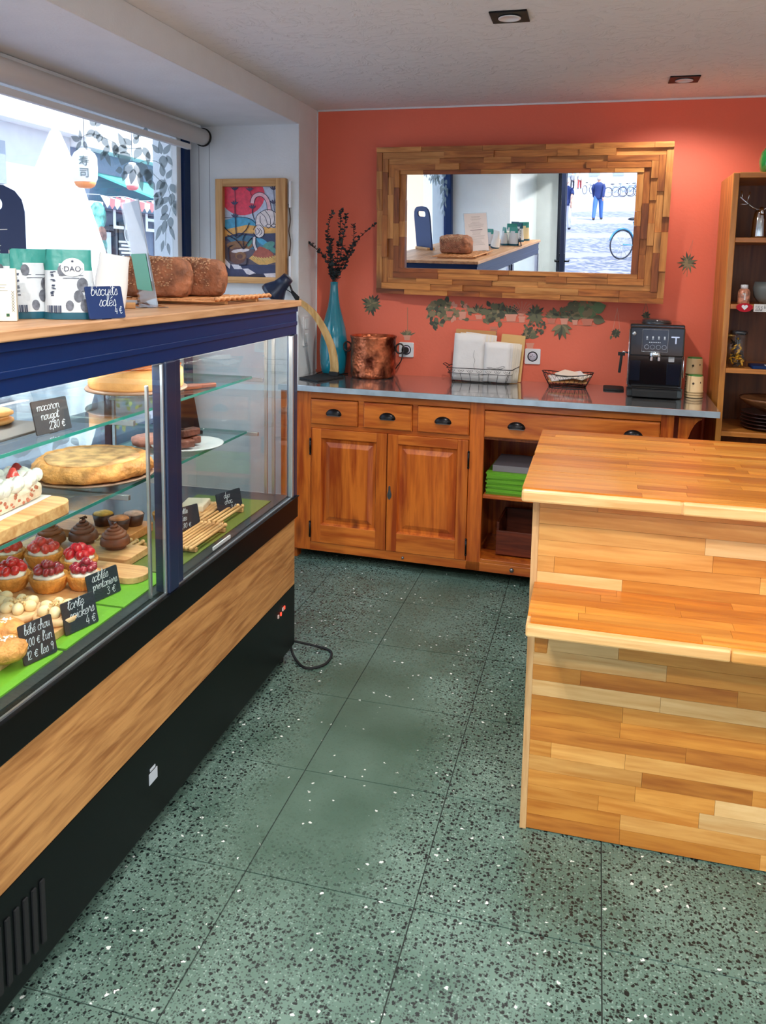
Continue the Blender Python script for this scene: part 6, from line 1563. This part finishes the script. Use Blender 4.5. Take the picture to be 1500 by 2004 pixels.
# yellow shrub
sh_ = thing('yellow_shrub', 'small yellow green shrub in a pot outside the window', 'shrub', on_x(245, 560, -3.4))
sh_.location.z = -.1
MB().lathe([(.12, 0), (.17, .45), (.15, .45), (0, .42)], n=18).build('pot', greyd, sh_)
b = MB(); topz = on_x(243, 512, -3.4).z + .1
for k in range(260):
    a_ = rnd.uniform(0, 6.3); q = rnd.uniform(0, .19); z = rnd.uniform(.5, topz); c = Vector((q * math.cos(a_), q * math.sin(a_), z)); d = Vector((rnd.uniform(-1, 1), rnd.uniform(-1, 1), rnd.uniform(.2, 1.5))).normalized() * .05; s_ = d.orthogonal().normalized() * .015
    b.flat([c - s_ * .4, c + d * .5 - s_, c + d, c + d * .5 + s_])
b.build('leaves', mat('yellow_leaf', (226, 216, 90), .6), sh_, kind='stuff')

# leaf stickers on the bay window
stm = mat('sticker_grey', (120, 132, 134), .7)
_t = stm.node_tree; _o = _t.nodes['Material Output']; _p = _t.nodes['Principled BSDF']; _x = _t.nodes.new('ShaderNodeMixShader'); _y = _t.nodes.new('ShaderNodeMixShader'); _a = _t.nodes.new('ShaderNodeBsdfTransparent'); _b = _t.nodes.new('ShaderNodeBsdfTranslucent')
_b.inputs[0].default_value = srgb(120, 132, 134); _x.inputs[0].default_value = .55; _y.inputs[0].default_value = .22
_t.links.new(_p.outputs[0], _x.inputs[1]); _t.links.new(_b.outputs[0], _x.inputs[2]); _t.links.new(_x.outputs[0], _y.inputs[1]); _t.links.new(_a.outputs[0], _y.inputs[2]); _t.links.new(_y.outputs[0], _o.inputs[0])
def sticker(label, branches, leaves, X=WX + .0015, conv=None):
    b = MB(); k = [0]
    conv = conv or (lambda u, v: on_x(u, v, X))
    def P(u, v): a = conv(u, v); return (X - .0 + k[0] * .00001, a.y, a.z)
    for L_ in branches:
        k[0] += 1; b.strokes([spline(L_, 5)], 1.3, lambda x, y: P(x, y))
    for (u, v, a, l, w) in leaves:
        k[0] += 1; a = math.radians(a); pts = []
        for i in range(9): t_ = i / 8; pts.append((t_, math.sin(PI * t_ ** .75) * .5))
        pts = pts + [(t_, -q) for t_, q in pts[-2:0:-1]]
        b.flat([P(u + x * l * math.cos(a) - y * w * math.sin(a), v + x * l * math.sin(a) + y * w * math.cos(a)) for x, y in pts])
    o = b.build('leaf_sticker', stm); return tag(o, label, 'window sticker', 'grey leaf stickers on the bay window')
LV = [(186, 247, -120, 20, 13), (188, 248, -60, 20, 12), (186, 256, 150, 22, 15), (158, 276, -95, 24, 7), (156, 276, -150, 20, 12), (158, 276, 115, 22, 8), (164, 276, 70, 20, 8), (190, 272, -100, 18, 16), (196, 262, 100, 18, 14),
      (200, 268, 60, 26, 13), (204, 296, 110, 20, 11), (206, 296, 70, 32, 9), (214, 284, 120, 26, 13), (220, 276, 70, 38, 12), (228, 282, 100, 26, 13), (246, 292, -115, 36, 13), (250, 290, 170, 26, 17), (248, 296, 110, 30, 26), (258, 284, -140, 22, 12), (268, 274, -100, 22, 13), (262, 282, -60, 20, 12),
      (276, 288, 120, 28, 16), (280, 288, 60, 28, 13), (276, 268, -120, 22, 11), (280, 268, -70, 22, 13), (290, 296, 90, 28, 11), (258, 322, 130, 26, 20), (262, 330, 100, 32, 14), (278, 318, 100, 32, 30), (272, 336, 80, 40, 12), (286, 330, 75, 36, 16), (296, 330, 110, 28, 15), (240, 332, 170, 14, 14), (246, 334, 105, 22, 12),
      (292, 352, 60, 24, 12), (312, 300, -130, 24, 10), (316, 302, -100, 28, 10), (320, 302, -55, 26, 12), (318, 304, 80, 26, 18), (326, 304, 60, 24, 10), (320, 346, -100, 28, 12), (326, 350, -60, 22, 11), (322, 352, 130, 26, 17), (322, 354, 100, 36, 15), (334, 360, 60, 22, 14), (338, 378, 100, 26, 14),
      (330, 386, 140, 24, 12), (306, 376, 90, 28, 9), (318, 378, 160, 20, 11), (326, 400, 110, 26, 13), (340, 392, 60, 28, 14), (318, 386, 120, 30, 17), (330, 420, 150, 20, 14), (334, 424, 90, 26, 12), (342, 398, 80, 30, 13), (324, 430, 100, 30, 12), (316, 440, 110, 34, 9), (332, 442, 70, 30, 8), (320, 470, 100, 24, 7), (328, 475, 80, 26, 7)]
BR = [[(158, 270), (175, 262), (200, 268), (226, 280), (250, 290), (275, 290)], [(240, 298), (256, 302)], [(270, 320), (290, 314), (310, 318), (322, 334)], [(322, 350), (330, 370), (336, 400), (326, 440), (324, 480)], [(300, 340), (312, 352), (322, 360)]]
sticker('grey trailing leaf sticker on the window glass beside its right frame', BR, LV)
# the same plant at the near end of the window and low behind the case
mirr = lambda u, v: Vector((WX, .15 + (4.01 - on_x(u, v, WX).y) * 1.0, on_x(u, v, WX).z))
sticker('grey trailing leaf sticker at the near end of the bay window', BR, LV, conv=mirr)
low = lambda u, v: Vector((WX, on_x(u, v, WX).y - .55, on_x(u, v, WX).z - 1.02))
sticker('grey leaf sticker low on the window behind the glass case', [[(158, 270), (175, 262), (200, 268), (226, 280)]], [l for l in LV if l[0] < 265], conv=low)

# ------------------------------------------------------------------ street seen in the mirror
def mirror_ray(u, v):
    o = Vector((0, 0, EYE)); d = ray(u, v); t_ = (MC - o).dot(mn) / d.dot(mn); p_ = o + d * t_
    r_ = d - 2 * d.dot(mn) * mn; return p_, r_
def street(u, v, z=-.1):
    p_, r_ = mirror_ray(u, v); s_ = (z - p_.z) / r_.z; return p_ + r_ * s_
def at_depth(u, v, y):
    p_, r_ = mirror_ray(u, v); return p_ + r_ * ((y - p_.y) / r_.y)
skin = mat('skin', (206, 160, 136), .6); jean = mat('blue_jeans', (60, 100, 170), .8); jack = mat('navy_jacket', (30, 48, 104), .8); shoe = mat('dark_shoes', (30, 32, 44), .6); greyh = mat('grey_hair', (190, 186, 182), .8); pale = mat('pale_trousers', (206, 206, 224), .8); brownh = mat('brown_hair', (90, 66, 50), .8); redt = mat('dark_red_trousers', (150, 60, 60), .8)
def skinned(name, vs, es, rs, m, parent, root=0):
    me = bpy.data.meshes.new(name); me.from_pydata(vs, es, []); me.materials.append(m)
    o = bpy.data.objects.new(name, me); COL.objects.link(o); o.parent = parent
    o.modifiers.new('skin', 'SKIN'); 
    sl = me.skin_vertices[0] if me.skin_vertices else None
    if sl is None:
        bpy.context.view_layer.objects.active = o
        me.attributes  # skin layer is created with the modifier below
    for i, r in enumerate(rs): me.skin_vertices[0].data[i].radius = r if isinstance(r, tuple) else (r, r)
    me.skin_vertices[0].data[root].use_root = True
    s_ = o.modifiers.new('sub', 'SUBSURF'); s_.levels = 2; s_.render_levels = 2
    return o
def limb(pts, rs, m, name, parent, n=10): return MB().tube(spline(pts, 3), [r for r in spline([(q,) for q in rs], 3) for r in r], n).build(name, m, parent)
def person(label, loc, rz, top, legs, hair, sleeve=1., step=.18, group=None):
    """figure walking along local -Y, 1.74 m tall"""
    t_ = thing('person', label, 'person', loc, rz, group)
    # one continuous body surface: rings from feet to neck, legs joining at the hips
    J = [(0, 0, .93), (0, .0, 1.08), (0, .0, 1.25), (0, .01, 1.40), (0, .01, 1.50), (0, -.02, 1.62), (0, -.02, 1.70)]
    b = MB()
    for s_ in (-1, 1):
        st = s_ * step
        b.tube(spline([(s_ * .085, 0, .95), (s_ * .095, -st * .5, .70), (s_ * .095, -st * .8 + .02, .48), (s_ * .09, -st * 1.2 + .05, .25), (s_ * .09, -st * 1.5 + .06, .06)], 4), [.095, .09, .085, .08, .074, .068, .062, .06, .058, .058, .06, .056, .052, .048, .045, .042, .04], 12)
        b.tube(spline([(s_ * .17, .01, 1.43), (s_ * .22, .02, 1.28), (s_ * .235, st * .6 + .02, 1.12), (s_ * .235, st * 1.1 - .02, .92), (s_ * .232, st * 1.2 - .03, .84)], 4), [.05, .05, .048, .046, .044, .042, .040, .038, .037, .036, .034, .031, .028, .026, .026, .03, .028], 10)
        for k in range(5): b.tube([(s_ * .232 - .02 + k * .01, st * 1.2 - .03, .845), (s_ * .232 - .02 + k * .01, st * 1.2 - .035, .80 - .01 * (k in (1, 2, 3))), (s_ * .232 - .018 + k * .009, st * 1.2 - .045, .77 - .012 * (k in (1, 2)))], [.009, .008, .006], 6)
    b.lathe([(.10, .86), (.155, .92), (.15, 1.0), (.14, 1.12), (.165, 1.28), (.185, 1.38), (.15, 1.46), (.07, 1.50), (.055, 1.54), (.06, 1.57)], n=20, sy=.66)
    b.ball((0, -.02, 1.64), (.078, .098, .115), 16, 12)
    for s_ in (-1, 1): b.ball((s_ * .08, -.01, 1.635), (.012, .02, .03), 8, 6)
    b.tube([(0, -.10, 1.65), (0, -.135, 1.615), (0, -.11, 1.61)], [.008, .014, .01], 6)
    b.build('body', skin, t_)
    MB().ball((0, .002, 1.675), (.086, .10, .095), 16, 10, noise=.02).build('hair', hair, t_)
    f = MB()
    for s_ in (-1, 1): f.ball((s_ * .03, -.112, 1.655), (.011, .006, .007), 8, 6)
    f.ball((0, -.116, 1.575), (.022, .006, .006), 8, 6); f.build('facial_features', mat('face_dark', (90, 50, 46), .6), t_, kind='stuff')
    b = MB().lathe([(.165, .84), (.18, .90), (.17, 1.02), (.165, 1.14), (.185, 1.28), (.205, 1.38), (.19, 1.44), (.12, 1.495), (.075, 1.52), (.06, 1.50)], n=24, sy=.70)
    for s_ in (-1, 1):
        st = s_ * step
        A = spline([(s_ * .165, .01, 1.42), (s_ * .225, .02, 1.28), (s_ * .240, st * .6 + .02, 1.12), (s_ * .240, st * 1.1 - .02, .92)], 5)
        R_ = [.075 - .03 * i / len(A) for i in range(len(A))]; cut = max(4, int(len(A) * sleeve)); b.tube(A[:cut], R_[:cut], 12)
    b.build('upper_clothing', top, t_)
    b = MB()
    for s_ in (-1, 1):
        st = s_ * step
        A = spline([(s_ * .082, 0, .93), (s_ * .095, -st * .5, .70), (s_ * .095, -st * .8 + .02, .48), (s_ * .09, -st * 1.2 + .05, .25), (s_ * .09, -st * 1.5 + .06, .08)], 5)
        b.tube(A, [.105 - .045 * i / len(A) for i in range(len(A))], 12)
    b.lathe([(.10, .82), (.165, .88), (.168, .95), (.15, 1.0)], n=20, sy=.7)
    b.build('trousers', legs, t_)
    for s_ in (-1, 1):
        st = s_ * step; MB().ball((s_ * .09, -st * 1.5 + .02, .045), (.048, .13, .045), 12, 8).build('shoe', shoe, t_)
    return t_
p1_ = street(1170, 430); person('person in navy jacket and blue jeans walking away up the street in the mirror', (p1_.x, p1_.y, -.1), .1, jack, jean, greyh)
p2_ = street(1106, 450); person('person in navy short sleeves and pale trousers at the door edge in the mirror', (p2_.x, p2_.y, -.1), .05, jack, pale, greyh, sleeve=.5)
p3_ = at_depth(1121, 357, -80); person('distant person in dark trousers at the top of the mirror, left', (p3_.x, -80, -.1), 0, mat('grey_shirt', (150, 150, 160), .8), shoe, brownh)
p3_ = at_depth(1135, 357, -80); person('distant person in dark red trousers at the top of the mirror, right', (p3_.x, -80, -.1), 0, greyh, redt, brownh)
# bicycles
tyre = mat('tyre', (40, 42, 54), .7)
def bike(label, loc, rz, col, basket=True):
    t_ = thing('bicycle', label, 'bicycle', loc, rz, 'bicycles in the street seen in the mirror')
    m_ = mat('bike_%d_%d_%d' % col, col, .3, metal=.3)
    for y in (-.52, .52):
        w = MB().tube([(0, y + .33 * math.cos(a_), .345 + .33 * math.sin(a_)) for a_ in [2 * PI * i / 32 for i in range(32)]], .018, 6, close=True).build('wheel', tyre, t_)
        s_ = MB()
        for k in range(12): a_ = PI * k / 6; s_.tube([(0, y, .345), (0, y + .32 * math.cos(a_), .345 + .32 * math.sin(a_))], .003, 4)
        s_.ball((0, y, .345), .03, 8, 6); s_.build('spokes', chrome, w, kind='stuff')
        MB().tube([(0, y + .365 * math.cos(a_), .345 + .365 * math.sin(a_)) for a_ in [PI * (.1 + .8 * i / 14) for i in range(15)]], .02, 6).build('mudguard', m_, t_)
    MB().tube([(0, .52, .345), (0, .06, .30), (0, .20, .86)], .016, 8).tube([(0, .06, .30), (0, -.36, .80)], .02, 8).tube([(0, .17, .75), (0, -.34, .74)], .016, 8).tube([(0, -.52, .345), (0, -.34, .78), (0, -.32, 1.0)], .016, 8).build('frame', m_, t_)
    MB().tube([(-.28, -.2, 1.03), (-.2, -.32, 1.05), (.2, -.32, 1.05), (.28, -.2, 1.03)], .012, 8).build('handlebar', chrome, t_)
    MB().ball((0, .22, .92), (.08, .14, .035), 12, 8).build('saddle', shoe, t_)
    MB().tube([(0, .06, .30), (.09, .06, .30), (.09, .10, .14)], .01, 6).tube([(0, .06, .30), (-.09, .06, .30), (-.09, .02, .46)], .01, 6).build('crank', chrome, t_)
    if basket: MB().box(-.16, .16, -.68, -.42, .82, .84).box(-.16, .16, -.68, -.67, .84, 1.02).box(-.16, .16, -.43, -.42, .84, 1.02).box(-.16, -.15, -.67, -.43, .84, 1.02).box(.15, .16, -.67, -.43, .84, 1.02).build('front_basket', mat('bike_basket', (205, 205, 215), .6), t_)
    return t_
q = street(1222, 508); bike('blue bicycle with a pale front basket, nearest at the right of the mirror', (q.x + .28, q.y - .4, -.1), .75, (90, 160, 200))
q = street(1222, 506); bike('dark bicycle leaning right behind the blue one in the mirror', (q.x + 1.5, q.y - 1.6, -.1), .75, (60, 70, 100), False)
for k, (u, v, c_) in enumerate(((1196, 386, (120, 130, 160)), (1212, 385, (160, 180, 200)), (1226, 384, (80, 110, 160)), (1238, 383, (140, 150, 160)))):
    q = street(u, v); bike(('leftmost of the distant parked bicycles in the mirror', 'second of the distant parked bicycles, pale one', 'third of the distant parked bicycles, blue one', 'rightmost of the distant parked bicycles in the mirror')[k], (q.x + .3, q.y, -.1), 1.2 + .15 * k, c_, k % 2 == 0)
q = at_depth(1152, 365, -62); bike('lone grey bicycle parked far up the street in the mirror', (q.x, -62, -.1), .4, (150, 150, 160))
# far end of the street and trees that throw the dappled shade
fb = thing('far_building', 'pale building closing the far end of the street in the mirror', 'building', (-8, -112, -.1))
MB().box(-30, 40, -3, 3, 0, 9).build('wall', wallw, fb); 
for k in range(10): MB().box(-14 + k * 3.2, -12.6 + k * 3.2, 3, 3.1, 1.0, 2.6).build('window', mat('shutter_grey', (150, 160, 172), .6), fb)
bark = mat('tree_bark', (110, 92, 74), .9, bump=.6, bscale=12); lf = mat('tree_leaf', (70, 110, 50), .7)
for k, (x, y, h, l_) in enumerate(((.1, -8, 4.2, 'street tree nearest the shop door, shading the paving'), (-.8, -13.5, 4.6, 'second street tree along the right of the street'), (-1.5, -20, 5., 'third street tree along the right of the street'), (-2.4, -29, 5.5, 'farthest street tree, beyond the person in jeans'))):
    t_ = thing('street_tree', l_, 'tree', (x, y, -.1), 0, 'street trees outside the shop door')
    MB().tube([(0, 0, 0), (.03, 0, h * .4), (0, .05, h * .8)], [.12, .1, .06], 10).build('trunk', bark, t_)
    b = MB(); rn = random.Random(k)
    for i in range(1300):
        a_ = rn.uniform(0, 6.3); q = 2.4 * rn.uniform(0, 1) ** .5; z = h * .85 + rn.uniform(-1, 1.2) * (1 - (q / 2.5) ** 2) ** .5; c = Vector((q * math.cos(a_), q * math.sin(a_), z)); d = Vector((rn.uniform(-1, 1), rn.uniform(-1, 1), rn.uniform(-.5, .5))).normalized() * .16; s_ = d.orthogonal().normalized() * .08
        b.flat([c - d, c - s_, c + d, c + s_])
    b.build('leaf_crown', lf, t_, kind='stuff')
